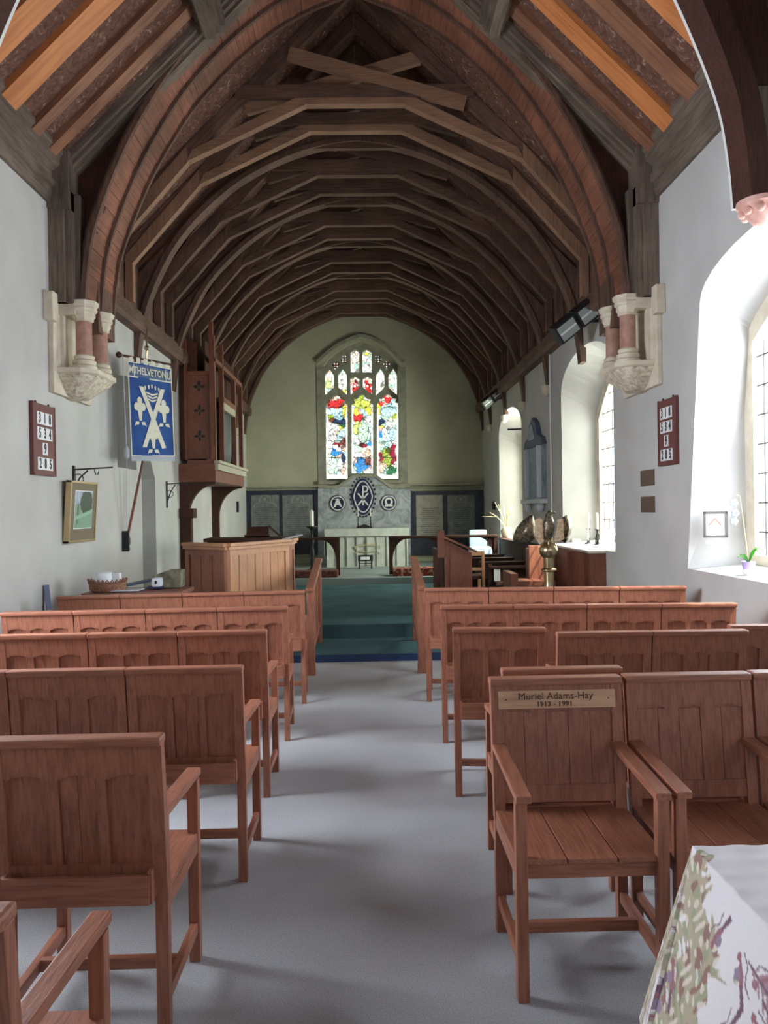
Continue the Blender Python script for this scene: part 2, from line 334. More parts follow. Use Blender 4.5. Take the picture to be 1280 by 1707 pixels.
# --- floors
def struct_box(name, a, c, m): b = MB(); b.box(a, c); return struct(b.build(name, m))
struct_box('floor', (XL - .6, -5.6, -0.1), (XR + .6, 8.38, 0), 'carpet_grey')
b = MB(); b.box((XL, 8.38, -0.1), (XR, 9.4, 0.08)); b.mi = 1; b.box((XL, 8.355, -0.1), (XR, 8.38, 0.075)); struct(b.build('floor_chancel_step', 'carpet_teal', mats=['carpet_blue']))
b = MB(); b.box((XL, 9.4, -0.1), (XR, 14.33, 0.25), bev=0.012); struct(b.build('floor_chancel', 'carpet_teal'))
b = MB(); b.box((XL, 14.33, -0.1), (XR, 18.5, 0.37), bev=0.01); struct(b.build('floor_sanctuary', 'carpet_pale'))
# --- roof: ceiling boarding and ridge over everything
RB, SL = 4.75, 1.0                            # underside of the rafters: height at the wall, slope
def rz_(x, off=0.0): return RB + (HW - abs(x - XC)) * SL + off
b = MB()
for sgn in (-1, 1):
    for (y0, y1, off) in ((-5.3, 7.3, 0.075), (7.3, 18.9, 0.0)):
        e, r = XC + sgn * (HW + .7), XC
        b.pxz([(e, rz_(e, off)), (r, rz_(r, off)), (r, rz_(r, off + .12)), (e, rz_(e, off + .12))], y0, y1)
struct(b.build('ceiling', 'lath'))
# moulded wall plates (cornices) of the nave
for sgn, nm in ((-1, 'trim_1'), (1, 'trim_2')):
    X0 = XC + sgn * HW; b = MB()
    prof = [(0, 4.50), (0.03, 4.50), (0.05, 4.56), (0.05, 4.62), (0.085, 4.64), (0.085, 4.70), (0.06, 4.72), (0.06, 4.78), (0.13, 4.84), (0.13, 4.90), (0.16, 4.93), (0.16, 4.97), (-0.1, 4.97), (-0.1, 4.5)]
    b.pxz([(X0 - sgn * u, v) for u, v in prof], -5, 7.28); struct(b.build(nm, 'grey_oak_y'), 'moulded oak wall plate')
    b = MB(); prof = [(0, 3.90), (0.12, 3.90), (0.15, 3.95), (0.15, 4.08), (0.11, 4.10), (0.11, 4.14), (-.02, 4.14), (-.02, 3.9)]
    b.pxz([(X0 - sgn * u, v) for u, v in prof], 8.05, 18.48); b.box((min(X0 - sgn * .02, X0 - sgn * .06), 8.05, 4.14), (max(X0 - sgn * .02, X0 - sgn * .06), 18.48, 4.85))
    struct(b.build('trim_3' if sgn < 0 else 'trim_4', 'roof_oak_y'), 'dark chancel wall plate and boarding')
# --- nave rafters: every one its own
ORD = ['first', 'second', 'third', 'fourth', 'fifth', 'sixth', 'seventh', 'eighth', 'ninth', 'tenth', 'eleventh', 'twelfth', 'thirteenth', 'fourteenth', 'fifteenth', 'sixteenth', 'seventeenth']
def rafter(sgn, y, m, col, k):
    b = MB(); t = (.07, .065, .12, .12)[k] if sgn < 0 else (.08, .11, .11, .11)[k]
    e = XC + sgn * (HW + 0.3)
    b.pxz([(e, rz_(e)), (XC + sgn * .02, rz_(XC + sgn * .02)), (XC + sgn * .02, rz_(XC + sgn * .02, .13)), (e, rz_(e, .135))], y - t, y + t)
    side = 'north' if sgn < 0 else 'south'
    if sgn < 0: lab = '%s rafter, %s from the boarded arch, on the slope above the gilt picture' % (col, ORD[k])
    else: lab = '%s rafter, %s from the boarded arch, on the slope above the bright orchid window' % (col, ORD[k])
    tag(b.build('rafter', m + ('_l' if sgn < 0 else '_r')), lab, 'rafter', 'sloping rafters of the nave roof')
for k, (y, m, c) in enumerate(((6.98, 'brown_pine', 'weathered brown'), (6.62, 'brown_pine', 'half orange brown'), (6.14, 'orange_pine', 'bright orange'), (5.66, 'orange_pine', 'orange'))):
    rafter(-1, y, m, c, k)
for k, (y, m, c) in enumerate(((6.98, 'brown_pine', 'weathered brown'), (6.58, 'orange_pine', 'reddish orange'), (6.08, 'brown_pine', 'reddish brown'), (5.6, 'orange_pine', 'orange'))):
    rafter(1, y, m, c, k)
# ------------------------------------------------------------------ arched trusses
HALF = [(2.53, 3.60), (2.50, 3.95), (2.42, 4.35), (2.17, 4.98), (1.90, 5.47), (1.58, 5.92), (1.10, 6.40), (0.58, 6.76), (0.0, 7.0)]
def off_curve(c, d):                          # push a polyline outwards (up and away)
    out = []
    for i, p in enumerate(c):
        a, q = c[max(i - 1, 0)], c[min(i + 1, len(c) - 1)]
        tx, tz = q[0] - a[0], q[1] - a[1]; L = math.hypot(tx, tz); out.append((p[0] - tz / L * d, p[1] + tx / L * d))
    return out
ARC = mirror_curve(spline(HALF, 5))
def rib(b, y0, y1, din, dout): b.band(off_curve(ARC, din), off_curve(ARC, dout), y0, y1)
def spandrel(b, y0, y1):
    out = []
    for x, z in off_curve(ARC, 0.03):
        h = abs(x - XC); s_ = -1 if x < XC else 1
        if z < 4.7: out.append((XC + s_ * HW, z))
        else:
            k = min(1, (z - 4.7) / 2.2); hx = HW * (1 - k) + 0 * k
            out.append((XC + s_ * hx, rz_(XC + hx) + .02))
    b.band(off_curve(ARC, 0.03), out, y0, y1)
def princ(b, sgn, y0, y1, dep):
    e = XC + sgn * HW
    b.pxz([(e, rz_(e, -dep)), (XC, rz_(XC, -dep)), (XC, rz_(XC, .1)), (e, rz_(e, .1))], y0, y1)
t = thing('arched_truss', 'great boarded arch of red-brown planks springing from the paired stone colonnettes', 'roof truss', (XC, 7.6, 3.6))
def rel(o, p): o.parent = p; o.matrix_parent_inverse = Matrix.Translation(-Vector(p.location)); return o
b = MB()
for din, dout, y0, y1 in ((0.0, .045, 7.26, 7.31), (.03, .09, 7.31, 7.36)): rib(b, y0, y1, din, dout)
rel(b.build('front_rib', 'roof_oak_z', smooth=35), t)
b = MB(); rib(b, 7.68, 7.72, -0.01, .06); rib(b, 7.72, 7.75, .015, .06); rel(b.build('middle_rib', 'roof_oak_z', smooth=35), t)
b = MB(); rib(b, 8.06, 8.10, -0.005, .10); rel(b.build('back_rib', 'roof_oak_z', smooth=35), t)
for (ya, yb) in ((7.34, 7.68), (7.75, 8.06)):
    b = MB(); dense = mirror_curve(spline(HALF, 9)); c0 = dense
    for k in range(len(c0) - 1):
        d = 0.022 + random.uniform(0, .008)
        ci = off_curve(c0, d); co = off_curve(c0, d + .02)
        p0, p1, q0, q1 = ci[k], ci[k + 1], co[k], co[k + 1]
        p1 = (p0[0] * .03 + p1[0] * .97, p0[1] * .03 + p1[1] * .97)
        b.pxz([p0, p1, q1, q0], ya, yb)
    rel(b.build('soffit_boards', 'arch_board'), t)
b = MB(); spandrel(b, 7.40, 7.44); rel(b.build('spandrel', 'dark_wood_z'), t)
b = MB()
for sgn in (-1, 1):
    princ(b, sgn, 7.25, 7.50, .07); princ(b, sgn, 7.21, 7.25, .02); princ(b, sgn, 7.30, 7.42, .11)
    rel(b.build('principal_rafter', 'grey_oak_' + ('l' if sgn < 0 else 'r')), t); b = MB()
b.bm.free()
for sgn in (-1, 1):
    b = MB(); X0 = XC + sgn * HW
    for (wx, ya, yb) in ((.14, 7.16, 7.5), (.20, 7.20, 7.46), (.25, 7.275, 7.42)):
        b.box((min(X0, X0 - sgn * wx), ya, 3.6), (max(X0, X0 - sgn * wx), yb, 4.62))
    b.box((min(X0, X0 - sgn * .2), 7.14, 4.45), (max(X0, X0 - sgn * .2), 7.5, 4.98))
    rel(b.build('wall_post', 'grey_oak_z'), t)
    b = MB(); X1 = XC + sgn * 2.53; b.box((min(X1, X1 + sgn * .12), 7.62, 3.42), (max(X1, X1 + sgn * .12), 8.1, 3.95)); rel(b.build('brace_foot', 'roof_oak_z'), t)
# nearer plain arched truss over the front rows, dark, with a thin white strip standing for its window-lit inner edge
t = thing('arched_truss', 'dark near arched truss cut off by the photo top, lit inner edge as white strip', 'roof truss', (XC, 5.0, 3.6))
b = MB(); rib(b, 4.86, 5.1, 0, .14); rel(b.build('arch_rib', 'dark_wood_z', smooth=35), t)
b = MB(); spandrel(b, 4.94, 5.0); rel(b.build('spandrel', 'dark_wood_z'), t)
b = MB(); lower = ARC
rib(b, 5.10, 5.13, 0.0, .035); rel(b.build('lit_edge_strip', 'white_paint'), t)['label'] = 'white strip for the window-lit edge'
for sgn in (-1, 1):
    b = MB(); X0 = XC + sgn * HW; b.box((min(X0, X0 - sgn * .27), 4.89, 3.6), (max(X0, X0 - sgn * .27), 5.07, 4.3)); rel(b.build('wall_post', 'grey_oak_z'), t)
for sgn in (1, -1):
    M_ = Matrix.Translation((XC + sgn * 2.66, 4.98, 3.6)); b = MB()
    b.lathe([(0.02, -.16), (0.06, -.14), (.10, -.09), (.13, -.04), (.155, -.03), (.155, 0)], (0, 0, 0), 18)
    for k in range(9):
        a = math.pi * 2 * k / 9; b.ball((.12 * math.cos(a), .12 * math.sin(a), -.07), (.028, .028, .03), 6)
    o = b.build('carved_corbel', 'pink_stone', smooth=40, M=M_)
    tag(o, 'carved pink stone corbel under the dark near truss, above the %s' % ('bright orchid window' if sgn > 0 else 'north wall'), 'corbel')
# purlins
for sgn in (-1, 1):
    x = XC + sgn * 1.32; b = MB()
    for d, wd in ((-.02, .13), (-.09, .09), (-.15, .05)):
        b.box((x - wd, 3.0, rz_(x, d - .06)), (x + wd, 7.25, rz_(x, d + .04)))
    tag(b.build('purlin', 'grey_oak_y'), 'moulded purlin end meeting the boarded arch on its %s slope' % ('north' if sgn < 0 else 'south'), 'purlin')
# ------------------------------------------------------------------ chancel roof frames
def chancel_frame(y, k, heavy, last=False):
    R = lambda h: 4.54 + (HW - h) * 1.0       # underside of this rafter
    ln = 'light_' if False else ''
    wd = 0.08
    if heavy:
        n_h = [2, 5, 8, 11, 14, 16].index(k)
        lab = ('%s curved brace frame from the boarded arch, its feet on wall corbels' % ORD[n_h].capitalize()) if not last else 'Curved brace frame against the east wall, framing the plaster arch'
        t = thing('braced_roof_frame', lab, 'roof frame', (XC, y, 3.5), 0, 'curved brace frames of the chancel roof')
    else:
        lab = '%s scissor-braced frame from the boarded arch, %s' % (ORD[k - sum(1 for q in (2, 5, 8, 11, 14, 16) if q < k)].capitalize(), 'pale lower edges' if k < 5 else 'plain dark timber')
        t = thing('roof_frame', lab, 'roof frame', (XC, y, 4.0), 0, 'straight scissor-braced frames of the chancel roof')
    m = 'new_oak_' if k in (0, 1) else 'roof_oak_'  # first two frames paler, putting light from below into the colour
    for s_ in (-1, 1):
        b = MB(); b.pxz([(XC + s_ * 2.9, R(2.9)), (XC + s_ * .02, R(.02)), (XC + s_ * .02, R(.02) + .2), (XC + s_ * 2.9, R(2.9) + .2)], y - wd / 2, y + wd / 2)
        rel(b.build('rafter', 'roof_oak_' + ('l' if s_ < 0 else 'r')), t)
        b = MB(); b.beam((XC + s_ * -1.22, y + s_ * .04, R(1.22) - .02), (XC + s_ * .72, y + s_ * .04, R(.72) + .04), .07, .14); rel(b.build('scissor_brace', 'new_oak_x' if k == 0 else 'roof_oak_x'), t)  # first scissor braces paler, their lit look put into the colour
    b = MB(); b.box((XC - 1.32, y - .07, 6.19), (XC + 1.32, y - .0, 6.33)); rel(b.build('upper_collar', 'roof_oak_x'), t)
    if not heavy:
        b = MB(); b.pxz([(XC - .56, 6.12), (XC + .56, 6.12), (XC + .56, 6.22), (XC - .56, 6.22)], y - .06, y + .045); rel(b.build('collar', m + 'x'), t)
        for s_ in (-1, 1):
            b = MB(); b.pxz([(XC + s_ * .54, 6.12), (XC + s_ * 1.86, 5.50), (XC + s_ * 1.80, 5.63), (XC + s_ * .56, 6.24)], y - .055, y + .045); rel(b.build('soulace', m + 'x'), t)
            b = MB(); b.pxz([(XC + s_ * 1.85, 5.50), (XC + s_ * 2.66, 4.58), (XC + s_ * 2.74, 4.68), (XC + s_ * 1.86, 5.68)], y - .05, y + .045); rel(b.build('lower_brace', m + 'z'), t)
            b = MB(); b.box((XC + s_ * 2.7 - .045, y - .045, 4.14), (XC + s_ * 2.7 + .045, y + .045, 4.66)); rel(b.build('ashlar_post', m + 'z'), t)
    else:
        half = [(2.80, 3.46), (2.75, 3.85), (2.62, 4.35), (2.32, 4.95), (1.92, 5.42), (1.42, 5.82), (.85, 6.10), (.35, 6.24), (0, 6.28)]
        inner = mirror_curve(spline(half, 4)); outer = []
        for x, z in inner:
            h = abs(x - XC); s_ = -1 if x < XC else 1
            if z < 4.3: outer.append((XC + s_ * (HW + .04), z))
            else:
                q = (z - 4.3) / 2.0; hx = HW * (1 - q ** 1.0) ; d = 1
                zz = min(R(hx) + .04, 6.36) if not last else R(hx) + .2
                outer.append((XC + s_ * hx, zz))
        b = MB(); b.band(inner, outer, y - .085, y + .085); rel(b.build('curved_brace', 'roof_oak_z', smooth=35), t)
        b = MB(); b.band(off_curve(inner, -.012), off_curve(inner, .05), y - .115, y - .084); rel(b.build('edge_moulding', 'roof_oak_z', smooth=35), t)
        if last: return
        if k == 2: return
        for s_ in (-1, 1):
            if s_ < 0 and k in (5, 8): continue
            b = MB(); b.lathe([(.03, -.15), (.06, -.13), (.085, -.09), (.09, -.04), (.10, -.03), (.10, 0)], (0, 0, 0), 16, sq=(.8, 1.2))
            o = b.build('stone_corbel', 'limestone', smooth=40, M=Matrix.Translation((XC + s_ * 2.79, y, 3.46)))
            tag(o, 'small pale stone corbel under the %s curved brace from the boarded arch, %s side' % (ORD[n_h], 'organ' if s_ < 0 else 'sunny window'), 'corbel', 'small stone corbels along the chancel walls')
for k in range(17):
    chancel_frame(8.62 + .608 * k, k, k in (2, 5, 8, 11, 14, 16), k == 16)
# ================================================================== WINDOWS
def side_window(n, side, outer, lab):
    X = (XR if side > 0 else XL) + side * (WT - 0.14)
    ys = [p[0] for p in outer]; zs = [p[1] for p in outer]; cy = (min(ys) + max(ys)) / 2; cz = (min(zs) + max(zs)) / 2
    t = bpy.data.objects.new('window_%d' % n, None); COL.objects.link(t); t.location = (X, cy, min(zs)); t['kind'] = 'structure'; t['label'] = lab
    # fill outline slightly larger than the outer opening (it narrows outwards)
    k = 1.10; P = [(cy + (a - cy) * k, cz + (c - cz) * k) for a, c in outer]; Q = [(cy + (a - cy) * .93, cz + (c - cz) * .95) for a, c in outer]
    b = MB(); n_ = len(P)
    for i in range(n_):
        j = (i + 1) % n_
        f = [(X - side * .05, *P[i]), (X - side * .05, *P[j]), (X - side * .05, *Q[j]), (X - side * .05, *Q[i])]
        g = [(X + side * .08, *P[i]), (X + side * .08, *P[j]), (X + side * .08, *Q[j]), (X + side * .08, *Q[i])]
        vf = [b.bm.verts.new(p) for p in f]; vg = [b.bm.verts.new(p) for p in g]
        b._f(vf); b._f(vg[::-1]); b._f([vf[2], vf[3], vg[3], vg[2]]); b._f([vf[0], vf[1], vg[1], vg[0]])
    b.box((X - .04, cy - .05, min(zs)), (X + .04, cy + .05, max(zs)))
    rel(b.build('stone_frame', 'limestone'), t)
    b = MB(); b.pyz(Q, X, X + side * .006); rel(b.build('window_pane', 'clear_glass'), t)
    b = MB(); z = min(zs)
    while z < max(zs):
        b.box((X - .006 - (side > 0) * .01, min(ys) + .05, z), (X + .002, max(ys) - .05, z + .012)); z += .24
    y = min(ys) + .15
    while y < max(ys): b.box((X - .012, y, min(zs)), (X - .002, y + .010, min(zs) + (max(zs) - min(zs)) * .8)); y += .2
    rel(b.build('window_leading', 'lead'), t)
side_window(1, 1, g1, 'bright splayed nave window with an orchid on its sill')
side_window(2, 1, g2, 'tall splayed window with candles on its sill')
side_window(3, 1, g3, 'splayed window nearest the altar on the sunny side')
side_window(4, 1, g4, 'assumed nave window beside the camera'); side_window(5, -1, h1, 'north nave window'); side_window(6, -1, h2, 'assumed north window behind the rows')
# ------------------------------------------------------------------ east window: stone tracery and painted glass
def c3(x, y): return (520 + x / 6.565, 560 + y / 6.565)     # zoomed-crop reading -> photo pixel
YT = 18.78
def W(px, py): p = at(px, py, YT); return (p.x, p.z)
def rect_arch(x0, x1, y0, y1, head, n=8, foil=True):
    """light outline in crop units, straight to y0, pointed/cusped head up to 'head'"""
    P = [(x0, y1), (x1, y1), (x1, y0)]; cx = (x0 + x1) / 2; r = (x1 - x0) / 2; H = y0 - head
    if foil: P += [(x1 - r * .05, y0 - H * .22), (x1 - r * .35, y0 - H * .30), (x1 - r * .22, y0 - H * .60), (x1 - r * .62, y0 - H * .66), (cx + r * .22, y0 - H * .9), (cx, head), (cx - r * .22, y0 - H * .9), (x0 + r * .62, y0 - H * .66), (x0 + r * .22, y0 - H * .60), (x0 + r * .35, y0 - H * .30), (x0 + r * .05, y0 - H * .22)]
    else: P += [(x1 - r * .3, y0 - H * .6), (cx, head), (x0 + r * .3, y0 - H * .6)]
    return P + [(x0, y0)]
LIGHTS = {'first': rect_arch(158, 386, 775, 1562, 660), 'middle': rect_arch(438, 664, 775, 1500, 650), 'third': rect_arch(714, 942, 770, 1560, 645)}
small = [[(428, 400), (428, 190), (468, 160), (512, 190), (512, 400)], [(558, 400), (558, 190), (600, 160), (648, 190), (648, 400)],
         [(428, 650), (424, 480), (470, 455), (514, 480), (510, 560)], [(560, 560), (562, 480), (608, 455), (652, 480), (652, 640)]]
for x0, x1, top in ((150, 236, 375), (292, 378, 370), (703, 788, 365), (842, 925, 365)):
    c = (x0 + x1) / 2; dy = 0 if c < 200 or 700 < c < 760 else 0
    small.append([(x0, 655 if x0 in (150, 703) else 560), (x0, 440), (c, top), (x1, 440), (x1, 560 if x0 in (150, 703) else 655)] if x0 in (150, 703) else [(x0, 560), (x0, 440), (c, top), (x1, 440), (x1, 650)])
small += [[(320, 260), (345, 222), (376, 215), (372, 300), (350, 300)], [(696, 215), (730, 222), (765, 262), (715, 300), (700, 300)], [(220, 318), (263, 290), (306, 318), (263, 372)], [(770, 310), (810, 280), (850, 310), (812, 372)]]
EWo = [exz(*p, YT) for p in ((537, 806), (671, 805), (672, 612), (658, 594), (640, 580), (622, 570), (601, 563), (581, 570), (562, 581), (547, 593), (533, 613))]
t = bpy.data.objects.new('window_7', None); COL.objects.link(t); t.location = (XC, 18.7, 2.4); t['kind'] = 'structure'; t['label'] = 'stained glass east window with three tall lights'
b = MB(); b.pxz(EWo, 18.70, 18.86); tr = b.build('stone_tracery', 'window_stone')
cs = []
for P in list(LIGHTS.values()) + small:
    pts = [W(*c3(*p)) for p in P]; cx = sum(p[0] for p in pts) / len(pts); cz = sum(p[1] for p in pts) / len(pts)
    b = MB(); big = [(cx + (x - cx) * 1.0 + math.copysign(.02, x - cx), cz + (z - cz) * 1.0 + math.copysign(.015, z - cz)) for x, z in pts]
    b.prism([(i, 0) for i in range(len(pts))], lambda u, v: (big[int(u)][0], 18.69, big[int(u)][1]), lambda u, v: (pts[int(u)][0], 18.87, pts[int(u)][1])); cs.append(b.build('cutter', 'plaster'))
cut(tr, cs); rel(tr, t)
# hood mould and jambs round the opening
hood = [exz(*p) for p in ((529, 606), (534, 603), (548, 590), (566, 577), (584, 568), (601, 562), (620, 567), (638, 576), (654, 588), (667, 602), (672, 605))]
b = MB(); b.band(hood, off_curve(hood, .07), 18.42, 18.52); rel(b.build('hood_mould', 'window_stone', smooth=30), t)
for xa, xb in ((531, 541), (666, 676)):
    p, q = exz(xa, 806), exz(xb, 612); b = MB(); b.box((p[0], 18.475, p[1]), (q[0], 18.56, q[1])); rel(b.build('window_jamb', 'window_stone'), t)
b = MB(); p, q = exz(531, 808), exz(676, 800); b.box((p[0], 18.40, p[1]), (q[0], 18.7, q[1])); rel(b.build('window_sill', 'window_stone'), t)
# glass: seeded pieces of colour between dark lead lines, coloured after broad figures
rng = np.random.default_rng(5)
WHT, MINT, SKY, YEL, RED, BLU, NAV, OLV, MAR, GRN, SKIN, BRN = ((.9, .95, .85), (.55, .85, .6), (.5, .8, .82), (.85, .75, .08), (.75, .04, .04), (.03, .25, .62), (.02, .04, .09), (.35, .45, .05), (.28, .015, .03), (.03, .16, .06), (.8, .55, .42), (.2, .06, .03))
BL = [  # cx, cy, rx, ry, colour in crop units
 (270, 730, 95, 45, RED), (265, 690, 30, 25, SKIN), (325, 745, 25, 20, BRN), (260, 830, 120, 55, SKY), (360, 820, 35, 40, YEL), (210, 880, 40, 20, OLV), (200, 925, 35, 35, BRN), (300, 900, 50, 30, SKY), (310, 945, 70, 40, NAV), (330, 1010, 30, 15, YEL),
 (245, 1000, 45, 40, WHT), (190, 1010, 25, 40, WHT), (225, 1090, 40, 70, WHT), (320, 1090, 45, 60, SKY), (340, 990, 20, 20, GRN), (340, 1190, 40, 25, BRN), (200, 1190, 30, 50, WHT), (262, 1215, 35, 40, WHT), (265, 1180, 45, 18, MAR), (248, 1290, 42, 48, BLU), (340, 1330, 35, 80, NAV), (330, 1215, 40, 35, SKIN), (230, 1430, 60, 100, MINT), (310, 1400, 40, 60, WHT), (355, 1480, 35, 40, SKIN), (190, 1350, 25, 60, WHT),
 (545, 690, 40, 60, OLV), (545, 740, 90, 45, (.6, .75, .12)), (480, 830, 45, 45, YEL), (620, 820, 45, 50, YEL), (555, 820, 30, 40, SKY), (515, 895, 75, 35, RED), (600, 920, 40, 50, WHT), (560, 1040, 60, 130, MINT), (640, 1000, 25, 70, MINT), (480, 1000, 35, 80, (.6, .8, .2)), (640, 1110, 20, 25, GRN), (465, 1175, 35, 22, NAV), (560, 1200, 40, 18, MAR), (630, 1190, 40, 18, BLU), (500, 1240, 35, 50, MINT), (510, 1310, 50, 40, WHT), (530, 1410, 75, 80, BLU), (640, 1400, 28, 90, MAR), (610, 1290, 35, 50, SKIN), (600, 1370, 25, 30, BRN), (615, 1475, 20, 15, WHT),
 (820, 700, 40, 50, RED), (770, 735, 35, 25, RED), (880, 740, 40, 45, SKY), (820, 660, 20, 20, SKIN), (735, 810, 25, 50, YEL), (840, 830, 90, 60, SKY), (890, 890, 50, 30, OLV), (780, 940, 50, 40, NAV), (760, 995, 30, 18, YEL), (745, 1050, 20, 30, BLU), (840, 980, 40, 50, WHT), (790, 1060, 35, 60, WHT), (890, 1070, 45, 70, SKY), (770, 1175, 35, 20, NAV), (810, 1200, 35, 50, SKY), (815, 1330, 50, 120, OLV), (895, 1290, 32, 120, MAR), (935, 1250, 18, 80, WHT), (760, 1330, 25, 80, MAR), (770, 1440, 35, 60, SKIN), (880, 1470, 70, 45, GRN), (910, 1430, 25, 20, WHT),
 (468, 550, 40, 60, RED), (470, 550, 20, 22, WHT), (606, 550, 42, 60, RED), (605, 548, 20, 22, WHT), (605, 610, 35, 25, RED), (600, 190, 25, 25, YEL), (345, 610, 25, 30, YEL), (190, 540, 40, 40, (.6, .75, .3)), (440, 630, 12, 20, WHT)]
def glass_paint(co):
    px = 615 + 0; k = F / YT                   # back to crop units
    ux, uy = co[:, 0] * k, -(co[:, 2] - 1.65) * k
    dx, dy = ux + 0.0165 * uy, uy - 0.0165 * ux
    cx, cy = (615 + dx - 520) * 6.565, (848 + dy - 560) * 6.565
    s_ = rng.uniform((100, 140), (980, 1600), (900, 2))
    col = np.empty((len(s_), 3), np.float32)
    for i, (a, c) in enumerate(s_):
        base = (WHT, MINT, SKY, WHT, (.75, .85, .6), WHT, SKIN, (.4, .6, .5))[i % 8]
        for bx, by, rx, ry, cc in BL:
            if ((a - bx) / rx) ** 2 + ((c - by) / ry) ** 2 < 1.0: base = cc
        if c < 660 and (base in (MINT, SKY)): base = WHT
        col[i] = np.array(base) * rng.uniform(.8, 1.1)
    out = np.empty((len(cx), 3), np.float32)
    for a0 in range(0, len(cx), 4000):
        q = np.stack([cx[a0:a0 + 4000], cy[a0:a0 + 4000]], 1); d = np.sqrt(((q[:, None] - s_[None]) ** 2).sum(2)); idx = np.argpartition(d, 1, axis=1)[:, :2]
        dd = np.take_along_axis(d, idx, 1); o = np.argsort(dd, 1); idx = np.take_along_axis(idx, o, 1); dd = np.sort(dd, 1)
        cc = col[idx[:, 0]].copy()
        for bx, by, rx, ry, c_ in BL:             # larger shapes keep their outline
            e = ((q[:, 0] - bx) / rx) ** 2 + ((q[:, 1] - by) / ry) ** 2
            cc[e < .45] = cc[e < .45] * .25 + np.array(c_) * .75
            cc[(e > .90) & (e < 1.10)] *= .12
        cc[(dd[:, 1] - dd[:, 0]) < 3.6] *= .22
        out[a0:a0 + 4000] = cc
    bars = np.zeros(len(cx), bool)
    for yb in (785, 1150, 1330): bars |= abs(cy - yb) < 3
    out[bars] = (.02, .02, .02)
    dark = (cy < 420) & (((cx > 200) & (cx < 400)) | ((cx > 680) & (cx < 860))) & ~((cy > 360)) & ((np.sin(cx * .21) + np.sin(cy * .23)) < .9)
    out[dark] = (.02, .012, .01)
    margin = np.zeros(len(cx), bool)
    for xa, xb in ((158, 386), (438, 664), (714, 942)):
        margin |= (cy > 790) & (((cx > xa) & (cx < xa + 13)) | ((cx < xb) & (cx > xb - 13)))
    out[margin] = (.95, .97, .9); out[(cy > 1520)] = (1, 1, .95)
    return out
for nm, (xa, xb, ya, yb) in {'first': (150, 394, 650, 1570), 'middle': (430, 672, 645, 1570), 'third': (706, 950, 640, 1570), 'tracery': (140, 960, 150, 660)}.items():
    p, q = W(*c3(xa, yb)), W(*c3(xb, ya)); nu = int((xb - xa) / 3.2); nv = int((yb - ya) / 3.2)
    o = grid_mesh('stained_pane', 'stained_glass', lambda u, v: (p[0] + (q[0] - p[0]) * u, 18.80, p[1] + (q[1] - p[1]) * v), nu, nv)
    paint(o, glass_paint); rel(o, t)
    sm = o.modifiers.new('thick', 'SOLIDIFY'); sm.thickness = 0.006
    o['label'] = {'first': 'tall light on the organ side', 'middle': 'middle tall light', 'third': 'tall light on the sunny side', 'tracery': 'small upper tracery lights'}[nm]
# ================================================================== EAST END
YE = 18.5
def ebox(b, x0, y0, x1, y1, ya, yb, bev=0.0):        # wall box from photo pixels read at the wall
    p, q = exz(x0, y1), exz(x1, y0); b.box((p[0], ya, p[1]), (q[0], yb, q[1]), None, bev); return b
b = MB(); ebox(b, 406, 808, 806, 812, 18.30, 18.5); ebox(b, 408, 812, 804, 817, 18.36, 18.5); struct(b.build('trim_5', 'window_stone'), 'stone string course across the east wall')
b = MB(); p = exz(531, 815); q = exz(683, 960)
gable = [exz(531, 960), exz(684, 958), exz(684, 815), exz(652, 815), exz(625, 796), exz(590, 796), exz(564, 815), exz(531, 815)]
b.pxz(gable, 18.32, 18.5); t = thing('reredos', 'grey veined marble reredos with pointed centre behind the altar', 'reredos', (XC, 18.4, .37)); rel(b.build('marble_slab', 'grey_marble'), t)
ed = [exz(531, 814), exz(564, 815), exz(590, 796), exz(625, 796), exz(652, 815), exz(684, 813)]
b = MB(); b.band(ed, off_curve(ed, .07), 18.28, 18.5); rel(b.build('gable_moulding', 'window_stone'), t)
def roundel(px, py, r, letter):
    c = at(px, py, 18.3); b = MB(); M_ = Matrix.Rotation(math.pi / 2, 4, 'X')
    b.lathe([(r * 1.18, -.01), (r * 1.18, .01)], c, 28, M_); k = 1
    q = b.build('inlay_disc', 'navy_enamel'); rel(q, t)
    b = MB(); n = 28
    for i in range(n):
        a = 2 * math.pi * i / n; b.ball((c.x + r * math.cos(a), 18.28, c.z + r * math.sin(a)), (r * .105, .012, r * .105), 5)
    pts = [(c.x + r * .92 * math.cos(2 * math.pi * i / 32), 18.285, c.z + r * .92 * math.sin(2 * math.pi * i / 32)) for i in range(33)]
    b.tube(pts, r * .05, 6); rel(b.build('pearl_ring', 'white_paint'), t)
    b = MB(); b.text(letter, r * 1.55, Matrix.Translation((c.x, 18.288, c.z)) @ Matrix.Rotation(math.pi / 2, 4, 'X'), .006, .012)
    if letter == 'A': b.box((c.x - r * .42, 18.28, c.z + r * .50), (c.x + r * .42, 18.29, c.z + r * .60))
    rel(b.build('letter', 'white_paint'), t)
roundel(563, 839, .165, 'A'); roundel(648, 838, .165, '\u03a9')
c = at(605, 828, 18.3); b = MB(); v = [(c.x + .235 * math.sin(a) * (1), c.z + .40 * math.cos(a) * (1 - .0 * abs(math.sin(a)))) for a in [2 * math.pi * i / 36 for i in range(36)]]
ves = lambda s, w_: [(c.x + w_ * s * math.sin(a) * (1 - .12 * abs(math.cos(a))), c.z + .385 * s * (abs(math.cos(a)) ** 1.25) * (1 if math.cos(a) > 0 else -1)) for a in [2 * math.pi * i / 40 for i in range(40)]]
b.pxz(ves(1.12, .245), 18.292, 18.31); rel(b.build('inlay_panel', 'navy_enamel'), t)
b = MB(); V = ves(.95, .23); V.append(V[0]); b.tube([(x, 18.285, z) for x, z in V], .016, 6)
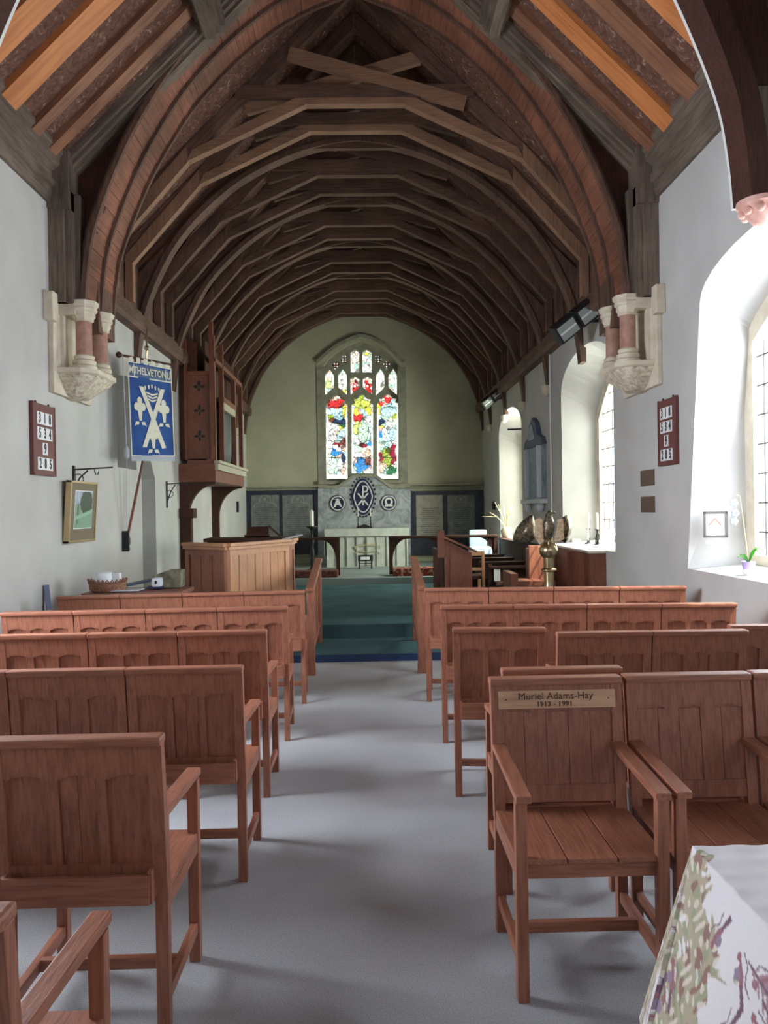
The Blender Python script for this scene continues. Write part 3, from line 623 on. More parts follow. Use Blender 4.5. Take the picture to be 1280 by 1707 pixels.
# chi-rho cross
for s_ in (-1, 1): b.beam((c.x - s_ * .12, 18.285, c.z + .08), (c.x + s_ * .12, 18.285, c.z - .20), .035, .045, (0, 1, 0))
b.beam((c.x, 18.285, c.z - .20), (c.x, 18.285, c.z + .26), .035, .045, (0, 1, 0))
b.tube([(c.x + .02, 18.285, c.z + .25), (c.x + .09, 18.285, c.z + .24), (c.x + .115, 18.285, c.z + .18), (c.x + .08, 18.285, c.z + .12), (c.x + .01, 18.285, c.z + .11)], .018, 6)
rel(b.build('letter', 'white_paint'), t)
b = MB()
for i in range(26):
    a = 2 * math.pi * i / 26; b.ball((c.x + .30 * math.sin(a), 18.30, c.z + .47 * math.cos(a)), (.022, .012, .026), 5)
rel(b.build('bead_border', 'black_ink'), t)
# commandment tablets: dark marble field with two lettered slabs each
def tablets(x0, x1, slabs, lab):
    p = exz((x0 + x1) / 2, 900); t = thing('inscribed_panel', lab, 'wall tablet', (p[0], 18.45, 1.0))
    b = MB(); ebox(b, x0, 818, x1, 925, 18.40, 18.5); rel(b.build('marble_field', 'dark_marble'), t)
    b = MB()
    for x_ in (x0, x1 - 4): ebox(b, x_, 818, x_ + 4, 925, 18.36, 18.41)
    ebox(b, x0, 817, x1, 821, 18.36, 18.41); rel(b.build('frame', 'dark_marble'), t)
    for xa, xb, m in slabs:
        pa, pb = exz(xa, 897), exz(xb, 825); wx = pb[0] - pa[0]; cx = (pa[0] + pb[0]) / 2
        b = MB(); r = wx * .42; zt = pb[1] - .12
        out = [(pa[0], pa[1]), (pb[0], pa[1]), (pb[0], pb[1]), (pa[0], pb[1])]; b.pxz(out, 18.385, 18.405)
        s_ = b.build('slab', m); rel(s_, t)
        b = MB(); arch = [(cx + wx * .40 * math.cos(a), zt - .16 + .12 * math.sin(a)) for a in np.linspace(0, math.pi, 11)]
        b.tube([(x, 18.38, z) for x, z in arch], .009, 5); b.tube([(cx + wx * .2 * math.cos(a), 18.38, zt + .0 + .11 * math.sin(a)) for a in np.linspace(-.3, math.pi + .3, 12)], .01, 5)
        b.ball((cx, 18.38, zt + .02), (.035, .012, .035), 6)
        o = b.build('carved_border', 'tablet_pale'); o.parent = s_
        b = MB(); z = zt - .2
        while z > pa[1] + .03:                       # rows of small cut letters
            x = cx - wx * .36 * random.uniform(.7, 1)
            xe = 2 * cx - x
            while x < xe:
                l = random.uniform(.015, .04); b.box((x, 18.380, z), (x + l, 18.386, z + .016)); x += l + .012
            z -= .048
        o = b.build('lettering', 'tablet_letter'); o.parent = s_
tablets(410, 531, ((421, 466, 'tablet_stone'), (473, 522, 'tablet_stone')), 'dark framed pair of inscribed tablets between organ side wall and altar')
tablets(682, 804, ((694, 737, 'tablet_pale'), (746, 790, 'tablet_stone')), 'dark framed pair of inscribed tablets, one slab paler, sunny side of altar')
# altar
YA = 17.0
def az(px, py, Y=YA): p = at(px, py, Y); return p.x, p.z
xa, zt = az(541, 882); xb, _ = az(682, 881); t = thing('altar', 'white cloth-covered altar below the stained glass window', 'altar', ((xa + xb) / 2, 17.4, .37)); cx = (xa + xb) / 2
b = MB(); b.box((xa + .03, 17.05, .37), (xb - .03, 18.0, zt - .03)); rel(b.build('table_body', 'altar_cloth'), t)
b = MB(); b.box((xa, 17.0, zt - .035), (xb, 18.05, zt), bev=.01); b.box((xa, 16.985, zt - .17), (xb, 17.0, zt - .005)); b.box((xa - .01, 17.0, zt - .6), (xa, 18.05, zt - .01)); rel(b.build('super_frontal', 'altar_cloth'), t)
b = MB()
for i in range(9):
    x = xa + .05 + (xb - xa - .1) * i / 8; b.box((x - .012, 17.02, .40), (x + .012, 17.05, zt - .17))
rel(b.build('frontal_folds', 'altar_cloth'), t)
b = MB(); b.beam((cx, 17.03, .62), (cx, 17.03, 1.02), .02, .05, (0, 1, 0)); b.beam((cx - .2, 17.03, .85), (cx + .2, 17.03, .85), .02, .05, (0, 0, 1))
for s_ in (-1, 1):
    b.tube([(cx + s_ * .05, 17.03, .70), (cx + s_ * .2, 17.03, .72), (cx + s_ * .28, 17.03, .66)], .018, 6); b.ball((cx + s_ * .25, 17.03, .8), (.05, .012, .04), 6)
rel(b.build('embroidered_cross', 'frontal_motif'), t)
zt_alt = zt
def candle_stick(px, lab, h, ch, Y, z0, m='candle_iron', r=.02, grp=None):
    x = at(px, 880, Y).x; t = thing('candlestick', lab, 'candlestick', (x, Y, z0), 0, grp)
    b = MB(); b.lathe([(r * 2.4, 0), (r * 2.4, .012), (r * .9, .03), (r * .6, h * .3), (r * .95, h * .36), (r * .55, h * .42), (r * .55, h * .9), (r * 1.3, h * .95), (r * 1.3, h)], (0, 0, 0), 14); b.build('stem', m, t, smooth=40)
    b = MB(); b.lathe([(r * .62, h), (r * .62, h + ch), (r * .3, h + ch + .006), (r * .08, h + ch + .02)], (0, 0, 0), 12); b.build('candle', 'wax', t, smooth=40)
    return t
candle_stick(597, 'dark altar candlestick with thin white candle, organ side of the bookstand', .26, .17, 17.4, zt)
candle_stick(618, 'dark altar candlestick with thin white candle, sunny side of the bookstand', .26, .17, 17.4, zt)
x = at(607, 880, 17.3).x; b = MB(); b.pxz([(x - .12, zt), (x + .12, zt), (x + .12, zt + .05), (x + .05, zt + .07), (x, zt + .09), (x - .05, zt + .07), (x - .12, zt + .05)], 17.3, 17.36)
tag(b.build('bookstand', 'candle_iron'), 'low black bookstand on the altar between two candlesticks', 'bookstand')
# small black stand with a white card before the altar
x = at(609, 930, 16.4).x; t = thing('card_stand', 'small black stand holding a white card before the altar', 'stand', (x, 16.4, .37))
b = MB(); b.box((-.16, -.02, .17), (.16, .03, .30), bev=.005); b.build('board', 'black_ink', t)
b = MB(); b.box((-.10, -.026, .205), (.09, -.02, .265)); b.build('card', 'white_card', t)
for s_ in (-1, 1):
    b = MB(); b.box((s_ * .13 - .015, -.02, 0), (s_ * .13 + .015, .03, .17)); b.build('leg', 'black_ink', t)
b = MB(); b.box((-.13, -.01, .06), (.13, .01, .08)); b.box((-.13, -.01, .11), (.13, .01, .13)); b.build('crossbar', 'black_ink', t)
# tall floor candlestick
p = at(521, 945, 15.9); t = thing('floor_candlestick', 'tall dark turned floor candlestick with thick white candle left of the altar', 'candlestick', (p.x, 15.9, .37))
H = at(521, 877, 15.9).z - .37
b = MB(); b.lathe([(.15, 0), (.15, .03), (.06, .07), (.035, .12), (.05, .2), (.03, .3), (.055, .4), (.03, .5), (.03, H * .6), (.055, H * .68), (.03, H * .75), (.03, H * .9), (.05, H * .94), (.12, H - .02), (.12, H)], (0, 0, 0), 18); b.build('stem', 'candle_iron', t, smooth=40)
b = MB(); b.lathe([(.042, H), (.042, H + .31), (.02, H + .32), (.004, H + .34)], (0, 0, 0), 16); b.build('candle', 'wax', t, smooth=40)
# communion rails
def comm_rail(px0, px1, lab, arches, m='dark_wood_'):
    Y = 15.0; x0 = at(px0, 900, Y).x; x1 = at(px1, 900, Y).x; t = thing('communion_rail', lab, 'rail', ((x0 + x1) / 2, Y, .37)); T = 1.11
    b = MB(); b.box((x0 - .04, Y - .07, T - .05), (x1 + .04, Y + .07, T), bev=.012); rel(b.build('top_rail', m + 'x'), t)
    b = MB(); b.box((x0, Y - .04, .37), (x1, Y + .04, .43)); rel(b.build('bottom_rail', m + 'x'), t)
    for q in range(arches + 1):
        x = x0 + (x1 - x0) * q / arches; b = MB(); b.box((x - .035, Y - .04, .37), (x + .035, Y + .04, T - .05)); rel(b.build('post', m + 'z'), t)
    wv = (x1 - x0) / arches
    for q in range(arches):
        for s_ in (-1, 1):
            cx = x0 + wv * (q + (0 if s_ > 0 else 1)) + s_ * .035; b = MB(); arc = [(cx + s_ * .30 * (1 - math.cos(a)), T - .05 - .42 * (1 - math.sin(a))) for a in np.linspace(0, math.pi / 2, 9)]
            poly = [(cx, T - .05)] + [(cx + .0, T - .47)] + arc
            b.pxz(poly, Y - .022, Y + .022); rel(b.build('curved_bracket', m + 'z'), t)
comm_rail(478, 563, 'dark communion rail with curved brackets left of the altar, beside the tall candlestick', 1)
comm_rail(651, 826, 'long dark communion rail with curved brackets right of the altar gap', 2)
b = MB(); p = at(490, 955, 14.75); q = at(564, 955, 14.75); b.box((p.x, 14.5, .37), (q.x, 14.85, .50), bev=.03); tag(b.build('kneeler', 'kneeler_dark'), 'dark red long kneeler before the rail left of the altar', 'kneeler')
b = MB(); p = at(655, 955, 14.75); q = at(792, 955, 14.75); b.box((p.x, 14.5, .37), (q.x, 14.85, .52), bev=.03); tag(b.build('kneeler', 'kneeler_red'), 'red patterned long kneeler before the rail right of the altar', 'kneeler')
# ================================================================== CHAIRS
def make_chair(name='church_chair', plain_front=True):
    W_ = .25; t = thing(name, 'x', 'chair')
    sh = Matrix(((1, 0, 0, 0), (0, 1, -.115, .02 + .46 * .115), (0, 0, 1, 0), (0, 0, 0, 1)))
    # backrest frame
    b = MB()
    for s_ in (-1, 1): b.box((min(s_ * W_, s_ * (W_ - .042)), -.02, .44), (max(s_ * W_, s_ * (W_ - .042)), .022, .945), sh, .003)
    n = 3; xs = [-.208, -.082, -.052, .052, .082, .208]
    pans = [(-.208, -.085), (-.055, .055), (.085, .208)]
    poly = [(-.208, .945), (-.208, .845)]
    for a, c in pans:
        poly += [(a + .006, .838)] + [(a + (c - a) * k / 6, .838 + .016 * math.sin(math.pi * k / 6)) for k in range(1, 6)] + [(c - .006, .838)]
    poly += [(.208, .845), (.208, .945)]
    bb = MB(); 
    b.prism(poly[::-1], lambda u, v: sh @ Vector((u, -.018, v)), lambda u, v: sh @ Vector((u, .018, v)))
    b.box((-.208, -.018, .50), (.208, .018, .565), sh)
    for x0, x1 in ((-.085, -.055), (.055, .085)): b.box((x0, -.016, .56), (x1, .010, .842), sh, .003)
    b.build('back_frame', 'oak_z', t)
    b = MB(); b.box((-.21, -.003, .54), (.21, .009, .86), sh)
    for x0, x1 in ((-.052, -.001), (.001, .052)): b.box((x0, -.006, .54), (x1, -.003, .856), sh)
    for k in range(5):
        x = -.21 + .084 * k; b.box((x + .0012, .008, .565), (x + .0828, .0125 + .001 * (k % 2), .84), sh)
    b.build('back_panel', 'oak_z', t)
    b = MB(); b.box((-.2525, -.035, .943), (.2525, .032, .972), sh, .009); b.build('cap_rail', 'oak_x', t)
    b = MB(); b.box((-.21, -.066, .462), (.212, -.052, .552), None, .002); b.box((-.21, -.052, .462), (.212, .0, .474))
    for s_ in (-1, 1): b.box((s_ * .211 - .006, -.058, .462), (s_ * .211 + .006, .012, .562 if s_ > 0 else .552), None, .001)
    b.build('book_ledge', 'oak_x', t)
    b = MB(); ny = 8
    for k in range(3):                           # three boards, dipping slightly to the middle
        x0 = -.245 + k * .1635; x1 = x0 + .160
        if k == 2: x1 = .245
        b.box((x0, .015, .455), (x1, .462, .474), None, .003)
    b.build('seat', 'oak_y', t)
    b = MB(); b.box((-.225, .425, .405), (.225, .45, .456)); b.build('front_apron', 'oak_x', t)
    for s_ in (-1, 1):
        x0, x1 = sorted((s_ * .248, s_ * .210))
        b = MB(); b.box((x0, .0, 0), (x1, .04, .46), None, .003); b.build('leg', 'oak_z', t)
        b = MB(); b.box((x0, .430, 0), (x1, .470, .665), None, .003); b.build('leg', 'oak_z', t)
        b = MB(); b.beam((s_ * .224, -.01, .712), (s_ * .224, .49, .682), .05, .026, (0, 0, 1), .004); b.build('armrest', 'oak_y', t)
        b = MB(); b.beam((s_ * .229, .03, .125), (s_ * .229, .44, .125), .026, .04, (0, 0, 1), .004); b.build('side_stretcher', 'oak_y', t)
        b = MB(); b.box((min(s_ * .225, s_ * .245), .03, .405), (max(s_ * .225, s_ * .245), .44, .455)); b.build('side_rail', 'oak_y', t)
    b = MB(); b.box((-.222, .215, .105), (.222, .24, .145), None, .003); b.build('cross_stretcher', 'oak_x', t)
    return t
proto = make_chair(); used = [False]
def chair(x, y, rz, label, group, sx=1.0, face=1):
    o = proto if not used[0] else dup(proto); used[0] = True
    o.location = (x, y, 0); o.rotation_euler = (0, 0, rz + (0 if face > 0 else math.pi)); o.scale = (sx, 1, 1)
    o['label'] = label; o['group'] = group; return o
PLACE_L = ['on the aisle', 'second from the aisle', 'third from the aisle', 'fourth from the aisle']
def row(xa, ya, n, w_, a, side, rowname, grp, start=0):
    """n chairs from aisle edge xa outwards; side -1 = organ side; a = slope of the row"""
    th = math.atan(a)
    for k in range(n):
        cx = xa + side * w_ * (k + .5); cy = ya + a * side * w_ * (k + .5)
        chair(cx, cy + .05, th, ('oak chair in %s, %s' % (rowname, PLACE_L[k + start])) if n + start > 1 or 'taller' in rowname else 'oak chair in %s' % rowname, grp, w_ / .505)
G = 'church chairs facing the altar'
row(-.630, 1.33, 1, .505, 0, -1, 'the nearest organ-side corner, only its edge and armrest in view', G)
row(-.64, 2.36, 1, .53, 0, -1, 'the row behind the nearest chair, organ side, showing its whole back', G)
row(-.563, 3.39, 3, .510, 0, -1, 'the third row from the camera, organ side', G)
row(-.591, 4.40, 4, .505, 0.0, -1, 'the third row from the front, organ side', G)
row(-.586, 5.48, 4, .496, 0.03, -1, 'the second row from the front, organ side', G)
row(-.554, 6.53, 4, .508, 0.05, -1, 'the front row before the pulpit, organ side', G)
row(.46, 4.34, 1, .52, -.10, 1, 'the third row from the front, window side, taller looking', G)
row(.995, 4.12, 2, .508, -.03, 1, 'the third row from the front, window side', G, 1)
row(1.99, 4.25, 1, .508, -.03, 1, 'the third row from the front, window side', G, 3)
row(.486, 5.35, 4, .499, -.08, 1, 'the second row from the front, window side', G)
row(.459, 6.52, 4, .535, -.10, 1, 'the front row below the eagle lectern, window side', G)
# the row turned to face the camera, and one chair behind it back to back
G2 = 'church chairs turned towards the camera'
muriel = chair(.46 + .265, 3.02, 0, 'oak chair facing the camera with a lettered pale nameboard on its back', G2, 1.035, -1)
chair(1.0 + .255, 3.03, 0, 'oak chair facing the camera, plain top rail, next to the lettered one', G2, 1.0, -1)
chair(1.515 + .255, 3.04, 0, 'oak chair facing the camera behind the printed tablecloth, cut by the photo edge', G2, 1.0, -1)
chair(.542 + .2525, 3.27, 0, 'oak chair standing back to back with the lettered chair, only cap and legs showing', G, 1.0)
for o in list(muriel.children):
    if o.name.startswith('cap_rail'): pass
t = muriel; sh = Matrix(((1, 0, 0, 0), (0, 1, -.115, .02 + .46 * .115), (0, 0, 1, 0), (0, 0, 0, 1)))
b = MB(); b.box((-.222, .018, .856), (.222, .030, .925), sh, .002); pl = b.build('nameboard', 'plaque_oak', t); pl['label'] = 'pale lettered board'
Mt = sh @ Matrix.Translation((0.005, .0315, .903)) @ Matrix.Rotation(math.pi, 4, 'Z') @ Matrix.Rotation(math.pi / 2, 4, 'X')
b = MB(); b.text('Muriel Adams-Hay', .038, Mt, .0008, 0.0, sx=1.0)
Mt = sh @ Matrix.Translation((0.01, .0315, .873)) @ Matrix.Rotation(math.pi, 4, 'Z') @ Matrix.Rotation(math.pi / 2, 4, 'X')
b.text('1913 - 1991', .026, Mt, .0008, .0006, sx=1.1); b.build('lettering', 'ink_brown', pl)
b = MB()
for s_ in (-1, 1): b.lathe([(.003, 0), (.003, .002)], sh @ Vector((s_ * .195, .0315, .892)), 8, Matrix.Rotation(math.pi / 2, 4, 'X'))
b.build('screw_hole', 'black_ink', pl)
# handrails at the chancel step
for sgn, x, lab in ((-1, -.60, 'oak handrail with sloping top at the chancel step, organ side'), (1, .505, 'oak handrail with sloping top at the chancel step, window side')):
    t = thing('handrail', lab, 'handrail', (x, 7.73, 0)); x2 = -.01 if sgn < 0 else .02
    b = MB(); b.box((-.038, -.03, 0), (.038, .04, .85), None, .004); b.box((-.042, -.034, 0), (.042, .044, .09)); b.build('newel_post', 'oak_z', t)
    b = MB(); b.box((x2 - .03, 1.43, .07), (x2 + .03, 1.49, 1.02), None, .004); b.build('newel_post', 'oak_z', t)
    b = MB(); b.beam((0, -.07, .855), (x2, 1.54, 1.055), .085, .035, (0, 0, 1), .008); b.build('top_rail', 'oak_y', t)
    b = MB(); b.beam((0, .03, .22), (x2, 1.44, .30), .03, .06); b.beam((0, .03, .78), (x2, 1.44, .96), .03, .06); b.beam((0, .5, .24), (0, .5, .84), .03, .05); b.beam((x2, 1.0, .27), (x2, 1.0, .90), .03, .05); b.build('rail_frame', 'oak_y', t)
    b = MB(); b.pyz([(.03, .24), (1.44, .32), (1.44, .94), (.03, .78)], -.004, .004); b.build('infill_panel', 'clear_glass', t)
# low front screen between rows and handrails (pew fronts)
# ================================================================== TABLE WITH PRINTED CLOTH
t = thing('side_table', 'small table almost hidden beneath the printed cloth at the photo corner', 'table', (1.35, 1.42, 0))
b = MB(); b.box((-.48, -.52, .73), (.48, .52, .752)); b.build('table_top', 'oak_x', t)
for sx in (-1, 1):
    for sy in (-1, 1): b = MB(); b.box((sx * .44 - .02, sy * .48 - .02, 0), (sx * .44 + .02, sy * .48 + .02, .73)); b.build('leg', 'oak_z', t)
def cloth_pt(u, v):                            # u,v in -1..1 past the table edge = hanging
    hx, hy, T = .49, .545, .757; L = .52
    x, y = u * (hx + L), v * (hy + L); ox, oy = max(0, abs(x) - hx), max(0, abs(y) - hy); sx, sy = math.copysign(1, x), math.copysign(1, y)
    d = max(ox, oy); z = T - d * .96 - (.004 if d else 0)
    cx, cy = min(abs(x), hx), min(abs(y), hy)
    X, Y = sx * (cx + ox * .26), sy * (cy + oy * .12)
    if ox > 0 and oy > 0:
        q = min(ox, oy) / L; X = sx * (cx + ox * (.26 - .04 * q)); Y = sy * (cy + oy * (.12 + .05 * q)) 
    else:
        X += sx * .012 * math.sin(y * 9) * min(1, ox * 4); Y += sy * .018 * math.sin(x * 8) * min(1, oy * 4)
    if d == 0: z += .0015 * math.sin(x * 60 + 1.3 * math.sin(y * 31)) + .001 * math.sin(y * 85)
    return (1.315 + X, 1.45 + Y, z)
cl = grid_mesh('tablecloth', 'printed_cloth', lambda u, v: cloth_pt(u * 2 - 1, v * 2 - 1), 540, 540, smooth=True)
tag(cl, 'cream tablecloth printed with purple birds and olive trees, draped over the corner table', 'tablecloth')
UV = np.array([(u * 2 - 1, v * 2 - 1) for v in np.linspace(0, 1, 540) for u in np.linspace(0, 1, 540)], np.float32)
def cloth_paint(co):
    X = UV[:, 0] * 1.01; Y = UV[:, 1] * 1.065   # metres along the cloth
    # s: along the table edge, r: out from the middle
    n = len(X); out = np.empty((n, 3), np.float32); out[:] = (.70, .655, .66)
    out += (rng.normal(0, .008, (n, 1))).astype(np.float32)
    def wave(a, b_, s): return np.sin(X * a + 2.1 * np.sin(Y * b_ + s)) * np.sin(Y * a * 1.13 + 1.7 * np.sin(X * b_ + s * 2))
    for (x0, y0, rx, ry) in TREES:
        e = ((X - x0) / rx) ** 2 + ((Y - y0) / ry) ** 2
        m1 = ((e + .45 * wave(34, 22, 1) + .35 * wave(90, 50, 4)) < .80) & ((X > -.49) | (Y > .27 + .06 * np.sin(X * 23) + .03 * np.sin(X * 61)))
        out[m1] = (.40, .34, .24)
        m2 = m1 & (wave(50, 30, 2) > .3); out[m2] = (.27, .15, .12)
        m3 = m1 & (wave(60, 34, 7) > .35); out[m3] = (.31, .32, .20)
        m4 = m1 & (wave(90, 46, 5) > .5); out[m4] = (.62, .55, .46)
    for (x0, y0, ang, s) in BIRDS:
        c_, s_ = math.cos(ang), math.sin(ang); u = ((X - x0) * c_ + (Y - y0) * s_) / s; v = (-(X - x0) * s_ + (Y - y0) * c_) / s
        body = (u / .035) ** 2 + (v / .010) ** 2 < 1; tail = (u < -.02) & (u > -.075) & (np.abs(v) < (.006 + (u + .02) * -.04)); head = ((u - .042) ** 2 + (v - .006) ** 2) < .00011
        wing = ((u - .005) / .016) ** 2 + ((v - .016) / .014) ** 2 < 1; tw = (np.abs(v + .024 + .006 * np.sin(u * 90)) < .0028) & (np.abs(u) < .05)
        out[body | head] = (.30, .13, .15); out[tail] = (.17, .09, .13); out[wing] = (.27, .20, .27); out[tw] = (.22, .16, .17)
    for (x0, y0, ang, s) in FERNS:
        c_, s_ = math.cos(ang), math.sin(ang); u = ((X - x0) * c_ + (Y - y0) * s_) / s; v = (-(X - x0) * s_ + (Y - y0) * c_) / s
        stem = (np.abs(v) < .003) & (np.abs(u) < .11); fr = (np.abs(u) < .1) & (np.abs(v) < .045 * (1 - np.abs(u) / .11)) & (np.sin((u + np.abs(v) * .8) * 320) > .1)
        out[fr] = (.36, .22, .24); out[stem] = (.18, .10, .12)
    return out
TREES = [(-.56, .50, .09, .10), (-.66, .42, .10, .14), (-.78, .45, .10, .14), (-.92, .42, .12, .16), (-.70, .30, .06, .08), (-.86, .26, .08, .08), (-.62, .95, .10, .12), (-.72, .66, .13, .2), (-.90, .92, .12, .14), (-.85, .38, .1, .2), (-.66, .1, .12, .14), (-.9, -.1, .1, .2), (-.7, -.5, .14, .2), (-.1, .3, .14, .1), (.3, 0, .12, .14), (.1, .85, .1, .1), (.6, .9, .1, .1), (-.2, -.3, .12, .1), (-.86, .78, .12, .09), (-.78, .9, .1, .09), (-.2, .1, .1, .08)]
BIRDS = [(-.58, .12, 2.2, .9), (-.68, .09, .9, .9), (-.86, .03, 2.7, .9), (-.60, .33, 2.6, .9), (-.62, .20, .6, .9), (-.74, .19, 2.8, .9), (-.80, .12, 2.4, .9), (-.90, .16, 2.7, .9), (-.60, .75, 1.2, 1), (-.58, .62, .4, 1), (-.9, .55, 2.9, 1.1), (-.82, .50, .3, 1), (-.25, .35, 1, 1), (0, .1, 2, 1), (-.3, -.1, .2, 1), (-.63, -.15, 2.6, 1), (-.8, -.28, .7, 1)]
FERNS = [(-.60, .08, 1.4, 1), (-.74, .03, 1.9, 1.1), (-.66, .0, 1.2, 1.1), (-.88, .12, 1.5, 1.1), (-.6, -.3, 1.5, 1), (-.3, .2, .6, 1), (.1, .4, 2.2, 1), (-.94, .72, 1.0, .8), (-.55, .9, 1.3, .7)]
paint(cl, cloth_paint)
# ================================================================== COLONNETTE CORBELS
for sgn in (-1, 1):
    X0 = XC + sgn * HW; tX = lambda d: X0 - sgn * d
    lab = 'paired pink marble colonnettes on a carved stone bracket, %s' % ('beside the blue banner' if sgn < 0 else 'above the pair of brown plaques')
    t = thing('wall_shaft', lab, 'stone bracket', (X0, 7.6, 2.75))
    def bx(b, d0, d1, y0, y1, z0, z1, bev=0): a, c = sorted((tX(d0), tX(d1))); b.box((a, y0, z0), (c, y1, z1), None, bev)
    b = MB(); bx(b, 0, .05, 7.12, 8.08, 2.76, 3.62, .01); bx(b, .0, .09, 7.02, 7.14, 3.40, 3.66, .01); bx(b, .05, .08, 7.28, 8.0, 2.9, 3.5); rel(b.build('back_slab', 'limestone'), t)
    for yy in (7.36, 7.80):
        cx = tX(.24); r = .074
        b = MB(); b.lathe([(r, 3.11), (r, 3.47)], (cx, yy, 0), 20); s1 = rel(b.build('shaft', 'pink_marble', smooth=40), t)
        b = MB(); b.lathe([(.115, 3.0), (.115, 3.03), (.095, 3.045), (.108, 3.06), (.108, 3.08), (.085, 3.095), (.094, 3.11), (.094, 3.125), (.076, 3.14)], (cx, yy, 0), 20); rel(b.build('shaft_base', 'limestone', smooth=40), t)
        b = MB(); b.lathe([(.078, 3.45), (.092, 3.46), (.088, 3.475), (.105, 3.50), (.105, 3.535), (.12, 3.545), (.125, 3.57), (.115, 3.58), (.135, 3.60), (.14, 3.635), (.10, 3.635)], (cx, yy, 0), 8)
        bx(b, .03, .20, yy - .11, yy + .11, 3.50, 3.63); rel(b.build('capital', 'limestone'), t)
    b = MB(); P = [(0, 7.18), (.26, 7.2), (.38, 7.34), (.38, 7.84), (.26, 8.02), (0, 8.04)]
    def ring(k, z, c=(.0, 7.61)): return [(tX(c[0] + (d - c[0]) * k), c[1] + (y - c[1]) * k, z) for d, y in P]
    R_ = [ring(1.0, 3.00), ring(1.0, 2.96), ring(.93, 2.945)]; vs = [[b.bm.verts.new(p) for p in r] for r in R_]
    for a, c in zip(vs, vs[1:]):
        for i in range(6): b._f([a[i], a[(i + 1) % 6], c[(i + 1) % 6], c[i]])
    b._f(vs[0]); b._f(vs[-1][::-1]); rel(b.build('bracket_ledge', 'limestone'), t)
    def dome(u, v):
        a = u * 5; i = min(int(a), 4); f = a - i; k = .93 - .50 * v ** 1.3
        p = [P[i][q] + (P[i + 1][q] - P[i][q]) * f for q in (0, 1)]; z = 2.95 - .18 * v
        w_ = .018 * math.sin(u * 44 + 3 * math.sin(v * 9)) * math.sin(v * 17 + 2 * math.sin(u * 23)) * (0 if v > .99 else 1)
        k += w_ * 1.6
        return (tX(p[0] * k), 7.61 + (p[1] - 7.61) * k, z + w_ * .5)
    o = grid_mesh('carved_bowl', 'carved_stone', dome, 90, 26, smooth=True); rel(o, t)
    b = MB(); r_ = ring(.43, 2.77); r2 = ring(.1, 2.75); v1 = [b.bm.verts.new(p) for p in r_]; v2 = [b.bm.verts.new(p) for p in r2]
    for i in range(6): b._f([v1[i], v1[(i + 1) % 6], v2[(i + 1) % 6], v2[i]])
    b._f(v1); b._f(v2[::-1]); rel(b.build('bracket_tip', 'carved_stone'), t)
# ================================================================== HYMN BOARDS, PICTURE, PLAQUES
def hymn_board(sgn, y0, y1, z0, z1, lab):
    X0 = XC + sgn * HW - sgn * .004; w_, h_ = y1 - y0, z1 - z0
    t = thing('hymn_board', lab, 'hymn board', (X0, (y0 + y1) / 2, z0))
    # local: x across (reader's left to right), y out of the wall, z up
    R = Matrix.Rotation(math.pi / 2 if sgn < 0 else -math.pi / 2, 4, 'Z'); t.rotation_euler = (0, 0, math.pi / 2 if sgn < 0 else -math.pi / 2)
    # rotation: local -y faces into the church
    b = MB(); b.box((-w_ / 2, -.028, 0), (w_ / 2, -.002, h_), None, .003); b.box((-w_ / 2 - .008, -.032, 0), (-w_ / 2 + .012, -.0, h_ + .006)); b.box((w_ / 2 - .012, -.032, 0), (w_ / 2 + .008, -.0, h_ + .006)); b.box((-w_ / 2, -.036, -.0), (w_ / 2, -.0, .02))
    b.build('board', 'hymn_board', t)
    rows_ = ('318', '534', '9', '285'); rh = h_ * .205
    for i, s in enumerate(rows_):
        zc_ = h_ - .07 - rh * .45 - i * rh * 1.03; cw = w_ * .23; b = MB(); n = len(s)
        b.box((-cw * n / 2 - .0, -.033, zc_ - rh * .42), (cw * n / 2, -.029, zc_ + rh * .42)); c = b.build('number_card', 'white_card', t)
        b = MB()
        b.bm.free()
        for j, ch in enumerate(s):
            b = MB(); b.text(ch, rh * .92, Matrix.Translation(((j - (n - 1) / 2) * cw, -.0345, zc_)) @ Matrix.Rotation(math.pi / 2, 4, 'X'), .001, .004, sx=.72); b.build('numeral', 'black_ink', c)
    b = MB()
    for s_ in (-1, 1): b.lathe([(.008, 0), (.010, .012), (.004, .022)], (s_ * w_ * .3, -.01, h_), 10)
    b.build('hanging_knob', 'iron', t)
hymn_board(-1, 6.70, 7.16, 1.99, 2.62, 'brown hymn board with four white number cards above the gilt picture')
hymn_board(1, 6.77, 7.17, 2.0, 2.60, 'brown hymn board with four white number cards beside the bright orchid window')
# framed picture
t = thing('framed_picture', 'gilt-framed green landscape print in a brown mount below a wall bracket', 'picture', (XL + .005, 7.72, 1.37)); t.rotation_euler = (0, 0, math.pi / 2)
w_, h_ = .72, .60; lean = Matrix.Rotation(math.radians(4), 4, 'X')
b = MB()
for a, c in (((-w_ / 2, -.055, 0), (-w_ / 2 + .022, 0, h_)), ((w_ / 2 - .022, -.055, 0), (w_ / 2, 0, h_)), ((-w_ / 2, -.055, 0), (w_ / 2, 0, .022)), ((-w_ / 2, -.055, h_ - .022), (w_ / 2, 0, h_))): b.box(a, c, lean, .003)
b.build('frame', 'gilt_frame', t)
b = MB(); b.box((-w_ / 2 + .02, -.045, .02), (w_ / 2 - .02, -.02, h_ - .02), lean); b.build('mount', 'picture_mount', t)
pw, p0, p1 = .23, .14, .50
b = MB(); b.box((-pw - .008, -.048, p0 - .008), (pw + .008, -.0455, p1 + .008), lean); b.build('inner_edge', 'white_card', t)
